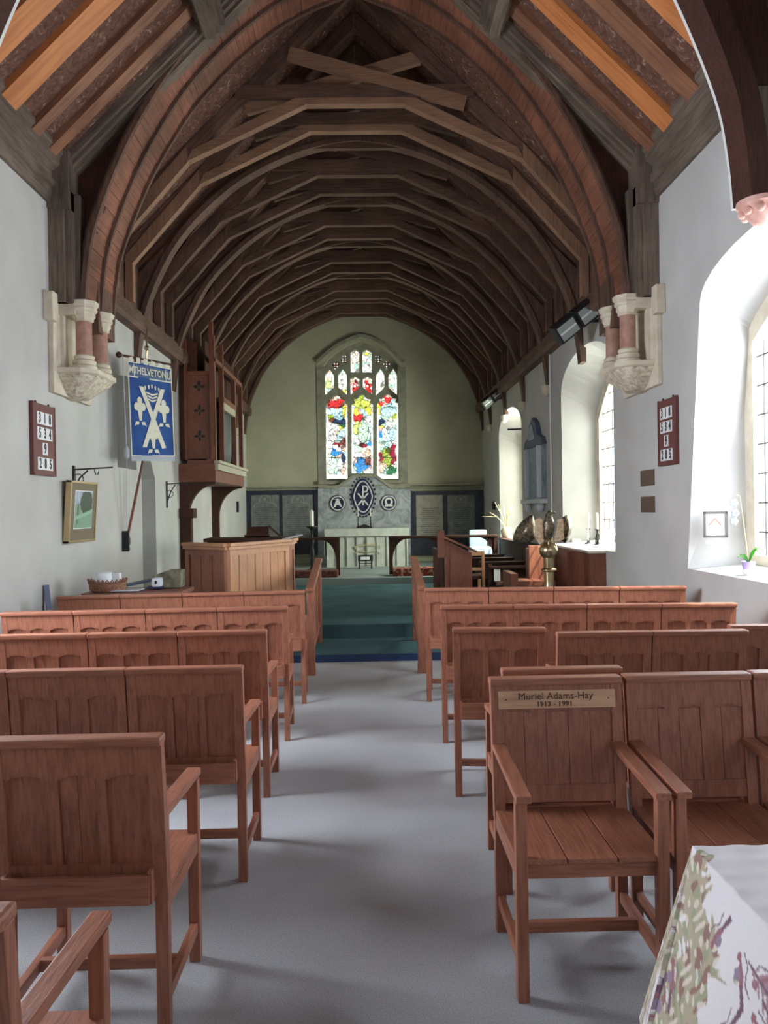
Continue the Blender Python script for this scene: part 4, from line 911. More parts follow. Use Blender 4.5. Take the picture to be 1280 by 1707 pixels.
def pic(co):
    x, z = (co[:, 0] + pw) / (2 * pw), (co[:, 2] - p0) / (p1 - p0); o = np.empty((len(x), 3), np.float32); o[:] = (.22, .38, .26)
    o[z > .62] = (.35, .42, .50); tr = ((x - .65) / .38) ** 2 + ((z - .7) / .36) ** 2 + .15 * np.sin(x * 30) * np.sin(z * 27) < .9; o[tr] = (.06, .09, .06)
    o[(np.abs(x - .18) < .05) & (z > .1) & (z < .65)] = (.12, .17, .12); o[(z < .5) & (np.abs(z - .25 - .2 * x) < .05)] = (.30, .50, .36); o[(x < .3) & (z > .72) & (np.sin(x * 40) > 0)] = (.5, .55, .6); return o
o = grid_mesh('print', 'painting', lambda u, v: tuple(lean @ Vector((-pw + 2 * pw * u, -.0495, p0 + (p1 - p0) * v))), 70, 60, parent=t); paint(o, pic)
def wall_bracket(y, z, L, h, lab):
    t = thing('iron_bracket', lab, 'wall bracket', (XL, y, z)); b = MB()
    b.box((0, -.02, -h), (.018, .02, .04)); b.beam((0, 0, 0), (L, .03, .02), .02, .014); b.tube([(.01, 0, -h * .8), (L * .18, 0, -h * .35), (L * .38, 0, -.01)], .008, 6)
    b.tube([(.05 + .05 * math.cos(a), 0, -h * .42 + .05 * math.sin(a)) for a in np.linspace(0, 6.2, 14)], .005, 5); b.tube([(L * .55, 0, 0), (L * .58, 0, -.05), (L * .64, 0, -.05), (L * .66, 0, -.02)], .006, 5)
    b.build('scrolled_arm', 'iron', t)
wall_bracket(7.66, 2.08, .38, .22, 'black iron wall bracket with scroll, just above the gilt picture')
wall_bracket(11.15, 2.05, .34, .34, 'small black iron wall bracket beside the organ case')
for z0, wy, lab in ((1.83, .36, 'upper of two square brown plaques beside the candle window'), (1.57, .36, 'lower of two square brown plaques beside the candle window')):
    b = MB(); b.box((XR - .012, 7.36, z0), (XR - .001, 7.36 + wy, z0 + .155), None, .002); tag(b.build('wall_plaque', 'brown_plaque'), lab, 'plaque', 'brown wall plaques')
# ================================================================== BANNER
P0, P1, P2, P3 = at(215, 603, 8.72), at(287, 616, 9.2), at(293, 769, 9.2), at(222, 769, 8.72)
P0.z = P0.z; t = thing('processional_banner', 'blue Mothers Union banner with crossed white saltire, hanging from its pole', 'banner', tuple(P3))
def bp(u, v, o=0.0):                           # u left-right, v 0 top .. 1 bottom, o out towards the camera
    a = P0.lerp(P1, u); c = P3.lerp(P2, u); p = a.lerp(c, v); return Vector((p.x + .5 * o, p.y - o - .012 * math.sin(u * 5), p.z))
def bgrid(name, m, u0, u1, v0, v1, o, n=8):
    q = MB(); vv = [[q.bm.verts.new(bp(u0 + (u1 - u0) * i / n, v0 + (v1 - v0) * j / n, o + d)) for i in range(n + 1)] for d in (0, -.004) for j in range(n + 1)]
    for h_ in (0, 1):
        B_ = vv[h_ * (n + 1):(h_ + 1) * (n + 1)]
        for j in range(n):
            for i in range(n): q._f([B_[j][i], B_[j][i + 1], B_[j + 1][i + 1], B_[j + 1][i]])
    return rel(q.build(name, m), t)
bgrid('cloth', 'banner_blue', 0, 1, 0, .95, 0, 10)
bgrid('name_panel', 'banner_panel', .02, .98, .025, .145, .005)
bgrid('fringe', 'silver_fringe', 0, 1, .945, 1.0, .004)
for j in range(6):
    u0 = .04 + j * .165; bgrid('hanging_tab', 'cream_cloth' , u0, u0 + .09, -.05, 0.01, .004, 2)
def bpoly(b, pts, o=.008): 
    f = [b.bm.verts.new(bp(*p, o)) for p in pts]; b._f(f)
    g = [b.bm.verts.new(bp(*p, o - .003)) for p in pts]; b._f(g[::-1])
    for i in range(len(pts)): b._f([f[i], f[(i + 1) % len(pts)], g[(i + 1) % len(pts)], g[i]])
b = MB()
bpoly(b, [(.24, .24), (.34, .24), (.80, .86), (.70, .87)]); bpoly(b, [(.72, .24), (.82, .24), (.36, .86), (.26, .86)], .010)
bpoly(b, [(.0, .0), (.985, .0), (.985, .012), (0, .012)]); bpoly(b, [(0, .145), (1, .145), (1, .158), (0, .158)]); bpoly(b, [(0, 0), (.022, 0), (.022, .95), (0, .95)]); bpoly(b, [(.978, 0), (1, 0), (1, .95), (.978, .95)]); bpoly(b, [(0, .94), (1, .94), (1, .952), (0, .952)])
bpoly(b, [(.135, .02), (.15, .02), (.15, .15), (.135, .15)]); bpoly(b, [(.855, .02), (.87, .02), (.87, .15), (.855, .15)])
for cx, cy in ((.24, .45), (.78, .45), (.51, .73)):   # stylised white flowers
    for dx, dy in ((0, -.06), (-.075, .0), (.075, .0), (0, 0)):
        bpoly(b, [(cx + dx + .058 * math.cos(a), cy + dy + .042 * math.sin(a)) for a in np.linspace(0, 5.6, 9)], .009)
    bpoly(b, [(cx - .055, cy + .03), (cx + .055, cy + .03), (cx + .03, cy + .14), (cx - .02, cy + .14)])
    for s_ in (-1, 1): bpoly(b, [(cx + s_ * .02, cy + .155), (cx + s_ * .10, cy + .15), (cx + s_ * .14, cy + .20), (cx + s_ * .10, cy + .185), (cx + s_ * .04, cy + .185)])
for k in range(3): z = .285 + k * .033; bpoly(b, [(.40 + .02 * k, z), (.53, z + .022), (.66 - .02 * k, z), (.66 - .02 * k, z + .018), (.53, z + .04), (.40 + .02 * k, z + .018)])
for k in range(5): u = .37 + k * .075; v = .235 - .012 * (2 - abs(k - 2)); bpoly(b, [(u - .01, v), (u + .012, v - .01), (u + .03, v), (u + .022, v + .035), (u + .002, v + .035)])
rel(b.build('emblem', 'cream_cloth'), t)
ux = (P1 - P0); ang = math.atan2(ux.y, ux.x)
c = bp(.5, .088, .012); wv = (P1 - P0).length
Mb = Matrix(((ux.x / wv, 0, 0, c.x), (ux.y / wv, 0, -1, c.y), (ux.z / wv, 1, 0, c.z), (0, 0, 0, 1)))
b = MB(); b.text('THELVETON', .112, Mb, .001, .002, sx=.72); c2 = bp(.075, .085, .012); Mb.translation = c2; b.text('M', .12, Mb, .001, .002, sx=.7); Mb.translation = bp(.925, .09, .012); b.text('U', .12, Mb, .001, .002, sx=.7)
rel(b.build('lettering', 'cream_cloth'), t)
b = MB(); b.tube([bp(-.16, -.045, .0), bp(1.04, -.045, .0)], .014, 8); b.ball(bp(-.18, -.045, 0), (.035, .035, .035), 8); rel(b.build('cross_bar', 'dark_wood_x', smooth=40), t)
b = MB(); foot = at(228, 893, 9.15); foot.x = XL + .06; mid = at(241, 768, 9.1); top = at(248, 560, 9.05); b.tube([foot, mid, at(246, 600, 9.08)], .016, 10); rel(b.build('pole', 'red_wood_z', smooth=60), t)
b = MB(); b.tube([at(246, 602, 9.08), at(247, 585, 9.06)], .010, 6); b.ball(at(247, 582, 9.06), (.03, .02, .03), 8); b.beam(at(247, 582, 9.06), at(248, 548, 9.06), .014, .02); b.beam(at(241, 567, 9.06), at(255, 567, 9.06), .014, .02); rel(b.build('finial', 'brass'), t)
b = MB(); b.tube([bp(-.10, -.04, .01), bp(-.105, .4, .01), bp(-.11, .90, .01)], .006, 6); b.lathe([(.012, 0), (.028, .02), (.03, .10), (.012, .14)], bp(-.11, .98, .01), 10); b.tube([bp(-.11, .9, .01) , foot + Vector((.02, -.1, .1))], .003, 5); rel(b.build('cord_tassel', 'silver_fringe'), t)
b = MB(); b.pyz([(0, 0), (.05, .02), (.02, .06), (.06, .09), (.06, .14), (.02, .2), (0, .24)], -.06, .02)
t2 = b.build('pole_socket', 'iron', M=Matrix.Translation((XL + .062, 9.12, foot.z - .18))); tag(t2, 'black carved wall socket holding the foot of the banner pole', 'socket')
# ================================================================== ORGAN on the north wall
t = thing('pipe_organ', 'dark oak organ case bracketed out from the chancel wall, dark fleur shapes for its piercings', 'organ', (XL, 12.4, 2.1))
OX0, OX1, OY0, OY1 = -2.80, -2.35, 11.9, 14.5
z0, z1 = 2.46, 3.74
b = MB(); b.box((XL, OY0 + .12, z0), (OX0, OY1, 4.35)); b.box((OX0, OY0, z0 - .02), (OX0 + .035, OY0 + .1, 4.3)); b.box((OX1 - .06, OY0 - .01, z0), (OX1, OY0 + .07, 4.55)); b.box((OX0, OY0 + .03, z0), (OX1, OY0 + .06, z1 + .04)); b.box((OX0, OY0 + .25, z0), (OX1 - .3, OY1 - .1, 4.3))
rel(b.build('case_end', 'red_wood_z'), t)
b = MB(); 
for zc in (2.80, 3.19, 3.56):
    cx = (OX0 + OX1) / 2
    for dx, dz, rx, rz2 in ((0, .055, .026, .045), (-.05, .005, .036, .022), (.05, .005, .036, .022), (0, -.04, .02, .03)): b.ball((cx + dx, OY0 + .028, zc + dz), (rx, .006, rz2), 6)
rel(b.build('dark_fleur', 'black_ink'), t)  # black shapes laid on the face for the dark of the openings
b = MB(); b.box((OX0 + .03, OY0 + .005, 2.36), (OX1 + .02, OY0 + .03, 2.44)); b.box((XL + .003, OY0 - .02, 2.1), (OX1 + .02, OY1 + .02, 2.38), None, .01); rel(b.build('lower_case', 'red_wood_x'), t); b = MB(); b.box((OX0 + .05, OY0 + .01, z1), (OX1 - .04, OY0 + .06, z1 + .06)); rel(b.build('panel_top', 'red_wood_x'), t)
b = MB(); b.box((OX1 + .0, OY0 - .04, 2.38), (OX1 + .09, OY1 + .1, 2.43), None, .008); b.box((OX1, OY0 - .02, 2.28), (OX1 + .06, OY1 + .06, 2.38), None, .008); rel(b.build('pale_cornice', 'organ_trim'), t)
b = MB()
for y in (OY0 + .05, OY0 + .72, OY1 - .75, OY1 - .02): b.box((OX1 - .05, y - .04, 2.4), (OX1 + .02, y + .04, 4.35 if y < 13 else 4.0))
b.box((OX1 - .04, OY0, 3.95), (OX1 + .02, OY1, 4.02)); b.box((OX1 - .07, OY0 + .7, 3.42), (OX1 + .03, OY1 - .75, 3.5)); rel(b.build('side_frame', 'red_wood_z'), t)
b = MB(); b.box((OX1 - .03, OY0 + .76, 3.30), (OX1 + .02, OY1 - .79, 3.42)); rel(b.build('carved_rail', 'organ_trim'), t)
for i in range(11):
    y = OY0 + .82 + i * .115; hgt = 3.30 if True else 0
    q = MB(); q.lathe([(.012, 2.43), (.04, 2.60), (.046, 2.62), (.046, 3.29 if i % 2 else 3.25), (.04, 3.3)], (OX1 - .09, y, 0), 12); rel(q.build('organ_pipe', 'organ_pipe', smooth=40), t)
b = MB(); b.box((OX1 - .16, OY0 + .1, 2.43), (OX1 - .14, OY1 - .1, 4.3)); rel(b.build('backing', 'dark_wood_z'), t)
for s_, ya in ((0, OY0 + .02), (1, OY1 - .16)):
    b = MB(); arc = [(XL + .12 + (OX1 - XL - .12) * (1 - math.cos(a)), 1.55 + .52 * math.sin(a)) for a in np.linspace(0, math.pi / 2, 10)]
    b.pxz([(XL, 2.1), (XL, 1.1), (XL + .12, 1.1)] + arc + [(OX1, 2.1)], ya, ya + .13); rel(b.build('curved_bracket', 'dark_wood_z'), t)
b = MB(); b.box((XL, OY0 + .0, .25), (XL + .17, OY0 + .16, 1.6)); b.box((XL, OY0 - .04, 1.55), (XL + .22, OY0 + .2, 1.7)); rel(b.build('support_post', 'dark_wood_z'), t)
b = MB(); b.box((XL + .001, 17.0, 1.62), (XL + .02, 17.22, 1.86), None, .004); tag(b.build('wall_switch', 'black_ink'), 'small black box on the chancel wall beneath the organ, beside the tablets', 'switch')
# ================================================================== PULPIT and chancel furniture, organ side
def panelled(b, bp_, p, q, z0, z1, n, th=.04, fr=.07):
    """frame in b, panels in bp_: an upright panelled side from p to q (plan points)"""
    p, q = Vector((*p, 0)), Vector((*q, 0)); d = (q - p); L = d.length; d.normalize(); nn = Vector((d.y, -d.x, 0))
    M_ = Matrix(((d.x, nn.x, 0, p.x), (d.y, nn.y, 0, p.y), (0, 0, 1, 0), (0, 0, 0, 1)))
    b.box((0, -th, z0), (fr, 0, z1), M_); b.box((L - fr, -th, z0), (L, 0, z1), M_); b.box((fr, -th, z1 - .10), (L - fr, 0, z1), M_); b.box((fr, -th, z0), (L - fr, 0, z0 + .12), M_)
    w_ = (L - 2 * fr) / n
    for k in range(n): bp_.box((fr + w_ * k + .004, -th * .75, z0 + .1), (fr + w_ * (k + 1) - .004, -th * .35 + .002 * (k % 2), z1 - .09), M_)
    bp_.box((fr, -th * .8, z0 + .1), (L - fr, -th * .6, z1 - .08), M_); return M_, L
t = thing('pulpit', 'pale oak panelled pulpit with angled sides standing before the organ', 'pulpit', (-1.46, 8.6, .08))
a_, c_, d_, e_ = (-2.02, 8.5), (-1.46, 7.95), (-.93, 8.95), (-.90, 9.3); a_ = (-2.0, 8.42)
T = 1.285
for (p, q, n, m, nm) in ((a_, c_, 3, 'oak_z', 'left_side'), (c_, d_, 7, 'pale_oak_z', 'front_side'), (d_, e_, 1, 'oak_z', 'right_side')):
    b = MB(); bp_ = MB(); panelled(b, bp_, p, q, .08, T, n); o = rel(b.build('side_frame', m), t); o2 = rel(bp_.build('side_panel', m), t)
b = MB(); pts = [a_, c_, d_, e_]
for p, q in zip(pts, pts[1:]): b.beam((*p, T + .015), (*q, T + .015), .10, .035, (0, 0, 1), .006); b.beam((*p, T - .02), (*q, T - .02), .06, .03)
rel(b.build('top_ledge', 'pale_oak_x'), t)
b = MB(); b.pxy([a_, c_, d_, e_, (-1.6, 9.6), (-2.0, 9.2)], .08, .2); rel(b.build('plinth', 'oak_x'), t)
b = MB(); p = at(493, 900, 9.0); b.beam((p.x - .12, 8.9, 1.32), (p.x + .06, 9.0, 1.36), .14, .004); tag(b.build('paper_sheet', 'white_card'), 'white paper sheet lying on the corner of the pulpit ledge', 'paper')
t = thing('clergy_desk', 'dark clergy desk behind the pulpit carrying a book rest', 'desk', (-1.5, 10.9, .25))
b = MB(); p, q = at(345, 897, 10.9), at(492, 893, 10.9); b.box((p.x, 10.7, p.z - .05), (q.x - .1, 11.2, p.z), None, .006); rel(b.build('desk_top', 'dark_wood_x'), t)
b = MB(); b2 = MB(); panelled(b, b2, (p.x + .04, 10.75), (q.x - .14, 10.75), .25, p.z - .05, 5); rel(b.build('desk_frame', 'dark_wood_z'), t); rel(b2.build('desk_panel', 'dark_wood_z'), t)
zt = p.z
b = MB(); q = at(432, 893, 10.9); M_ = Matrix.Translation((q.x, 10.85, zt)) @ Matrix.Rotation(math.radians(-28), 4, 'X'); b.box((-.17, 0, .01), (.14, .02, .17), M_); b.box((-.19, -.05, 0), (.16, .02, .02), M_); b.beam((q.x + .14, 10.86, zt + .16), (q.x + .30, 10.9, zt + .01), .03, .03); tag(b.build('book_rest', 'dark_wood_x'), 'sloping dark wooden book rest standing on the desk behind the pulpit', 'book rest')
# ================================================================== LECTERN (brass eagle)
EX, EY = 2.03, 8.75
t = thing('eagle_lectern', 'brass eagle lectern with spread dark wings, standing behind the front chairs', 'lectern', (EX, EY, .08))
M0 = Matrix.Translation((EX, EY, 0))
b = MB(); b.lathe([(.20, .08), (.20, .12), (.12, .18), (.07, .25), (.055, .4), (.075, .5), (.055, .55), (.055, .90), (.09, .915), (.09, .93), (.058, .945), (.06, 1.06), (.075, 1.07), (.078, 1.09), (.04, 1.10)], (EX, EY, 0), 20); rel(b.build('column', 'brass', smooth=40), t)
b = MB(); b.ball((EX, EY, 1.145), (.105, .105, .10), 14); rel(b.build('orb', 'brass', smooth=True), t)
b = MB()
for k in range(6):
    a = k * math.pi / 3 + .3; b.tube([(EX + .02 * math.cos(a), EY + .02 * math.sin(a), 1.30), (EX + .055 * math.cos(a), EY + .055 * math.sin(a), 1.25), (EX + .095 * math.cos(a), EY + .095 * math.sin(a), 1.19)], [.018, .013, .005], 6)
rel(b.build('talons', 'brass', smooth=True), t)
b = MB(); b.tube([(EX - .01, EY, 1.26), (EX - .005, EY, 1.33), (EX, EY - .02, 1.42), (EX + .005, EY - .02, 1.50), (EX + .0, EY - .01, 1.545), (EX + .02, EY - .015, 1.57), (EX + .045, EY - .02, 1.572)], [.04, .064, .072, .050, .031, .036, .022], 14)
b.tube([(EX + .045, EY - .02, 1.575), (EX + .075, EY - .02, 1.57), (EX + .082, EY - .02, 1.55)], [.018, .012, .003], 8); rel(b.build('eagle_body', 'bronze_feather', smooth=True), t)
for s_ in (-1, 1):
    W_ = [(.15, 1.44), (.19, 1.52), (.24, 1.54), (.29, 1.51), (.315, 1.44), (.30, 1.35), (.25, 1.26), (.21, 1.22), (.16, 1.25)] if s_ > 0 else [(.14, 1.46), (.16, 1.55), (.20, 1.54), (.27, 1.48), (.33, 1.40), (.37, 1.28), (.36, 1.235), (.28, 1.215), (.2, 1.23), (.14, 1.28)]
    b = MB(); f = [b.bm.verts.new((EX + s_ * x, EY + .05 + 1.1 * (x - .12) ** 2 * 2, z)) for x, z in W_]; g = [b.bm.verts.new((EX + s_ * x, EY + .075 + 1.1 * (x - .12) ** 2 * 2, z)) for x, z in W_]
    n = len(W_)
    cf = b.bm.verts.new((EX + s_ * .235, EY - .0, 1.38)); cg = b.bm.verts.new((EX + s_ * .235, EY + .04, 1.38))
    for i in range(n): j = (i + 1) % n; b._f([f[i], f[j], cf]); b._f([g[j], g[i], cg]); b._f([f[i], g[i], g[j], f[j]])
    bmesh.ops.subdivide_edges(b.bm, edges=b.bm.edges[:], cuts=2, use_grid_fill=True, smooth=.15); rel(b.build('wing', 'bronze_feather', smooth=True), t)
    b = MB(); P = [(.07, 1.49), (.10, 1.52), (.15, 1.49), (.15, 1.28), (.10, 1.21), (.06, 1.25)] if s_ < 0 else [(.085, 1.40), (.09, 1.49), (.155, 1.50), (.16, 1.27), (.06, 1.23), (.055, 1.30)]
    b.pxz([(EX + s_ * x * 1.05, z) for x, z in P], EY - .05, EY - .03); o = rel(b.build('gilt_feathers', 'gilt_feather'), t); o['label'] = 'pale gilt inner feathers'
# ================================================================== STALLS, window side
t = thing('panelled_cupboard', 'dark red-brown panelled cupboard under the candle window', 'cupboard', (2.6, 9.9, .25))
b = MB(); b2 = MB()
panelled(b, b2, (2.58, 10.8), (2.58, 8.94), .08, 1.09, 6, .04, .09); b.box((2.52, 9.84, .25), (2.60, 9.92, 1.05)); rel(b.build('front_frame', 'red_wood_z'), t); rel(b2.build('front_panel', 'red_wood_z'), t)
b = MB(); b.box((2.575, 8.92, .08), (XR - .003, 8.938, 1.09)); rel(b.build('side_panel', 'red_wood_z'), t)
b = MB(); b.box((2.53, 8.90, 1.09), (XR - .002, 10.85, 1.118), None, .006); rel(b.build('cupboard_top', 'reveal_plaster'), t)
t = thing('stall_end', 'tall pale-edged stall end post directly behind the eagle lectern', 'stall', (2.3, 10.2, .25))
b = MB(); p, q = at(882, 910, 10.2), at(902, 910, 10.2); b.box((p.x, 10.18, .25), (q.x + .08, 10.26, p.z), None, .006); rel(b.build('end_board', 'oak_z'), t)
b = MB(); b.box((p.x + .04, 10.26, .25), (p.x + .09, 10.6, p.z - .05)); b.box((p.x + .05, 10.2, .45), (p.x + .4, 10.6, .50)); rel(b.build('seat_board', 'red_wood_y'), t)
t = thing('low_bench', 'low dark bench with square end in front of the choir stalls', 'bench', (1.95, 9.9, .25))
p, q = at(850, 956, 9.9), at(905, 965, 9.9); b = MB(); b.box((p.x, 9.8, .25), (p.x + .09, 10.4, p.z), None, .005); b.build; rel(b.build('bench_end', 'red_wood_z'), t)
b = MB(); b.box((p.x + .09, 9.82, p.z - .16), (q.x + .15, 10.3, p.z - .1)); rel(b.build('seat', 'red_wood_x'), t); b = MB(); b.box((p.x + .09, 9.83, .25), (q.x + .15, 9.86, p.z - .16)); rel(b.build('front_board', 'red_wood_x'), t)
# panelling against the south wall and choir stalls in depth
t = thing('wall_panelling', 'dark oak panelling along the chancel wall behind the choir stalls', 'panelling', (2.6, 13.5, .25))
b = MB(); b2 = MB(); panelled(b, b2, (2.62, 15.6), (2.62, 10.95), .25, 1.0, 16, .04, .06); rel(b.build('panel_frame', 'dark_wood_z'), t); rel(b2.build('panel_boards', 'dark_wood_z'), t)
b = MB(); b.box((2.56, 10.95, 1.0), (XR - .003, 15.6, 1.03)); rel(b.build('panelling_cap', 'dark_wood_y'), t)
for k in range(4):
    y = 11.3 + k * .95; t = thing('choir_stall', 'dark choir stall bench, %s from the eagle lectern' % ORD[k], 'choir stall', (2.05, y, .25), 0, 'choir stalls receding along the window side')
    b = MB(); b.pyz([(-.06, 0), (.06, 0), (.06, .5), (.0, .56), (-.06, .5)], -.32, -.26); b.build('stall_end', 'dark_wood_z', t)
    b = MB(); b.box((-.26, -.04, .0), (.40, .0, .50)); b.build('stall_back', 'dark_wood_x', t)
    b = MB(); b.box((-.26, -.34, .28), (.40, -.04, .32)); b.build('seat', 'dark_wood_x', t)
    b = MB(); b.box((-.32, -.12, .50), (.40, .08, .53), None, .005); b.build('book_board', 'dark_wood_x', t)
# reading desk with sloping top
p = at(741, 896, 10.0); q = at(787, 918, 10.0); t = thing('reading_desk', 'red-brown panelled reading desk with sloping top beside the chancel gap', 'desk', (p.x, 10.0, .25))
b = MB(); b.pxz([(p.x, .25), (q.x, .25), (q.x, q.z - .03), (p.x, p.z - .03)], 10.02, 10.07); rel(b.build('end_panel', 'red_wood_z'), t)
b = MB(); b.pxz([(p.x + .07, .4), (q.x - .06, .4), (q.x - .06, q.z - .12), (p.x + .07, p.z - .20)], 10.012, 10.02); rel(b.build('raised_panel', 'red_wood_z'), t)
b = MB(); b.pxz([(p.x - .03, p.z + .0), (q.x + .06, q.z - .03), (q.x + .06, q.z + .0), (p.x - .03, p.z + .03)], 9.98, 10.3); b.box((p.x - .09, 9.99, 1.0), (p.x - .0, 10.06, p.z + .09)); rel(b.build('desk_top', 'red_wood_y'), t)
b = MB()
for k in range(9):
    y = 10.25 + k * .2; b.box((p.x - .0, y - .02, .25), (p.x + .035, y + .02, 1.0))
b.box((p.x - .005, 10.07, .96), (p.x + .045, 12.0, 1.04)); b.box((p.x - .005, 10.07, .25), (p.x + .045, 12.0, .34)); rel(b.build('side_balusters', 'dark_wood_z'), t)
b = MB(); b.box((p.x + .04, 10.07, .25), (q.x - .02, 10.26, .98)); rel(b.build('desk_body', 'dark_wood_z'), t)
# pale oak chair at the desk
q = at(806, 950, 10.7); w_ = .44; t = thing('oak_armchair', 'pale oak chair standing behind the sloping reading desk', 'chair', (q.x - w_ / 2, 10.7, .25))
ht = at(806, 919, 10.7).z - .25
for s_ in (-1, 1):
    b = MB(); b.box((s_ * w_ / 2 - .02, -.02, 0), (s_ * w_ / 2 + .02, .02, ht), None, .003); b.build('leg', 'pale_oak_z', t)
    b = MB(); b.box((s_ * w_ / 2 - .02, .40, 0), (s_ * w_ / 2 + .02, .44, .44), None, .003); b.build('leg', 'pale_oak_z', t)
b = MB(); b.box((-w_ / 2, -.015, ht - .06), (w_ / 2, .015, ht)); b.box((-w_ / 2, -.015, .52), (w_ / 2, .015, .56)); b.build('back_rails', 'pale_oak_x', t)
b = MB(); b.box((-w_ / 2, -.0, .40), (w_ / 2, .44, .44)); b.build('seat', 'dark_wood_x', t); b = MB(); b.box((-w_ / 2 + .02, -.01, .14), (w_ / 2 - .02, .01, .17)); b.build('stretcher', 'pale_oak_x', t)
b = MB(); b.box((1.80, 11.20, .571), (1.89, 11.21, .74)); tag(b.build('hymn_sheet', 'white_card'), 'small white sheet lying among the dark choir stalls', 'paper')
# white draped chair beyond the rail, bluish light put into its colour
p = at(798, 900, 16.2); t = thing('covered_chair', 'chair under a white cover, bluish light in its colour, behind the communion rail', 'chair', (p.x, 16.2, .37))
b = MB(); h_ = at(798, 883, 16.2).z - .37; b.box((-.19, .0, .35), (.19, .12, h_), None, .05); b.build('cover', 'bluish_lit_cloth', t, smooth=50)
b = MB(); b.box((-.22, -.42, .0), (.22, .02, .46), None, .04); b.build('seat_cover', 'bluish_lit_cloth', t, smooth=50)
# ================================================================== things on the south window sills
def sillY(px, X): return X * F / (px - 615 + .0165 * 60)
x = 2.93
for px, lab, h, ch in ((983, 'black twisted candlestick with white candle, taller one nearer the altar', .21, .20), (998, 'black slender candlestick with white candle, beside the window pane', .21, .20)):
    Y = x * F / (px - 615 - 1); o = candle_stick(px, lab, h, ch, Y, 1.128, r=.022, grp='candlesticks on the candle window sill'); o.location.x = x
    if px == 998:
        q = MB()
        for k in range(3): a = 2.1 * k; q.tube([(0, 0, .18), (.03 * math.cos(a), .03 * math.sin(a), .10), (.035 * math.cos(a), .035 * math.sin(a), .0)], .006, 6)
        q.build('tripod_leg', 'candle_iron', o)
o = candle_stick(985, 'short candlestick with white candle between the two taller ones', .06, .15, x * F / 371, 1.128, r=.018, grp='candlesticks on the candle window sill'); o.location.x = x - .04
for i, (px, X, w1, h1, m, lab) in enumerate(((945, 3.0, .10, .14, 'white_card', 'white card standing on the candle window sill'), (962, 2.9, .12, .05, 'cream_cloth', 'stack of cream papers lying on the candle window sill'), (958, 3.05, .09, .16, 'white_card', 'second white card standing behind the papers on the candle sill'))):
    Y = X * F / (px - 615); b = MB(); b.box((X - w1 / 2, Y, 1.13), (X + w1 / 2, Y + (.03 if i != 1 else .12), 1.13 + h1), None, .002); tag(b.build('paper_card', m), lab, 'card')
Y = 3.0 * F / (1012 - 615); b = MB(); b.beam((3.0, Y, 1.13), (3.06, Y + .12, 1.34), .18, .01); tag(b.build('leaning_card', 'leaflet'), 'pale card leaning in the corner of the candle window', 'card')
# vase with bare twigs on the last window sill
X = 2.72; Y = X * F / (845 - 615); t = thing('twig_vase', 'pale vase of bare pale twigs beside the last window before the altar', 'vase', (X, 15.3, 1.02))
b = MB(); b.lathe([(.06, 0), (.10, .05), (.12, .14), (.09, .2), (.07, .22)], (0, 0, 0), 18); b.build('vase', 'limestone', t, smooth=40)
b = MB(); rr = random.Random(3)
for k in range(11):
    a = rr.uniform(-2.6, .4); L = rr.uniform(.35, .75); dx = -abs(math.cos(a)) * L * rr.choice((1, .9, .4, -.2)); p0 = Vector((0, 0, .2)); p1 = Vector((dx * .4, -.05, .2 + L * .35)); p2 = Vector((dx, -.12 * rr.random(), .2 + L * rr.uniform(.35, .9)))
    b.tube([p0, p1, p2], [.010, .008, .003], 5); b.tube([p1, p1.lerp(p2, .5) + Vector((0, 0, .09))], [.006, .002], 4)
b.build('twig', 'twig', t)
# ================================================================== nave window sill: small picture and orchid
Xp = 2.93; Yp = Xp * F / (1168 - 615 + 1)
t = thing('small_picture', 'small framed house picture hung on the bright reveal of the orchid window', 'picture', (2.86, 6.46, 1.30))
fj = lambda z: 6.62 + (6.30 - 6.62) * (z - 1.09) / 2.21         # inner edge of the far jamb
c = Vector((2.84, 6.52, 1.50)); w_, h_ = .19, .22
b = MB()
for a, q in (((-w_ / 2, -.015, 0), (-w_ / 2 + .02, .01, h_)), ((w_ / 2 - .02, -.015, 0), (w_ / 2, .01, h_)), ((-w_ / 2, -.015, 0), (w_ / 2, .01, .02)), ((-w_ / 2, -.015, h_ - .02), (w_ / 2, .01, h_))): b.box(a, q)
b.build('frame', 'grey_frame', t); b = MB(); b.box((-w_ / 2 + .018, -.006, .018), (w_ / 2 - .018, .008, h_ - .018)); b.build('mount', 'white_card', t)
def pic2(co):
    x, z = co[:, 0] / .06, (co[:, 2] - .11) / .07; o = np.empty((len(x), 3), np.float32); o[:] = (.45, .6, .75); o[z < -.3] = (.55, .6, .45); o[(z < .7 - np.abs(x + .1) * 1.0) & (z > -.5)] = (.75, .6, .45); o[(z < .1) & (z > -.6) & (np.abs(x) < .7)] = (.8, .75, .6); o[(np.abs(z - .7 + np.abs(x + .1)) < .12) & (z > -.1)] = (.35, .15, .1); return o
o = grid_mesh('print', 'painting', lambda u, v: (-.06 + .12 * u, -.008, .04 + .14 * v), 40, 40, parent=t); paint(o, pic2)
b = MB(); b.box((-w_ / 2 + .02, -.004, -.05), (w_ / 2 - .03, .003, -.025)); b.build('caption_card', 'white_card', t)
t.rotation_euler = (0, 0, math.radians(-20)); t.location = (2.90, 6.43, 1.36)
X = 2.86; Y = X * F / (1250 - 615 + 2); t = thing('potted_orchid', 'orchid with bluish flowers in a mauve pot on the bright window sill', 'potted plant', (X, Y, 1.10))
b = MB(); b.lathe([(.03, .0), (.035, .006), (.062, .045), (.058, .045), (.03, .01)], (0, 0, 0), 18); b.build('saucer', 'white_plastic', t, smooth=40)
b = MB(); b.lathe([(.035, .012), (.05, .10), (.052, .105), (.045, .10), (.03, .09)], (0, 0, 0), 18); b.build('pot', 'mauve_pot', t, smooth=40)
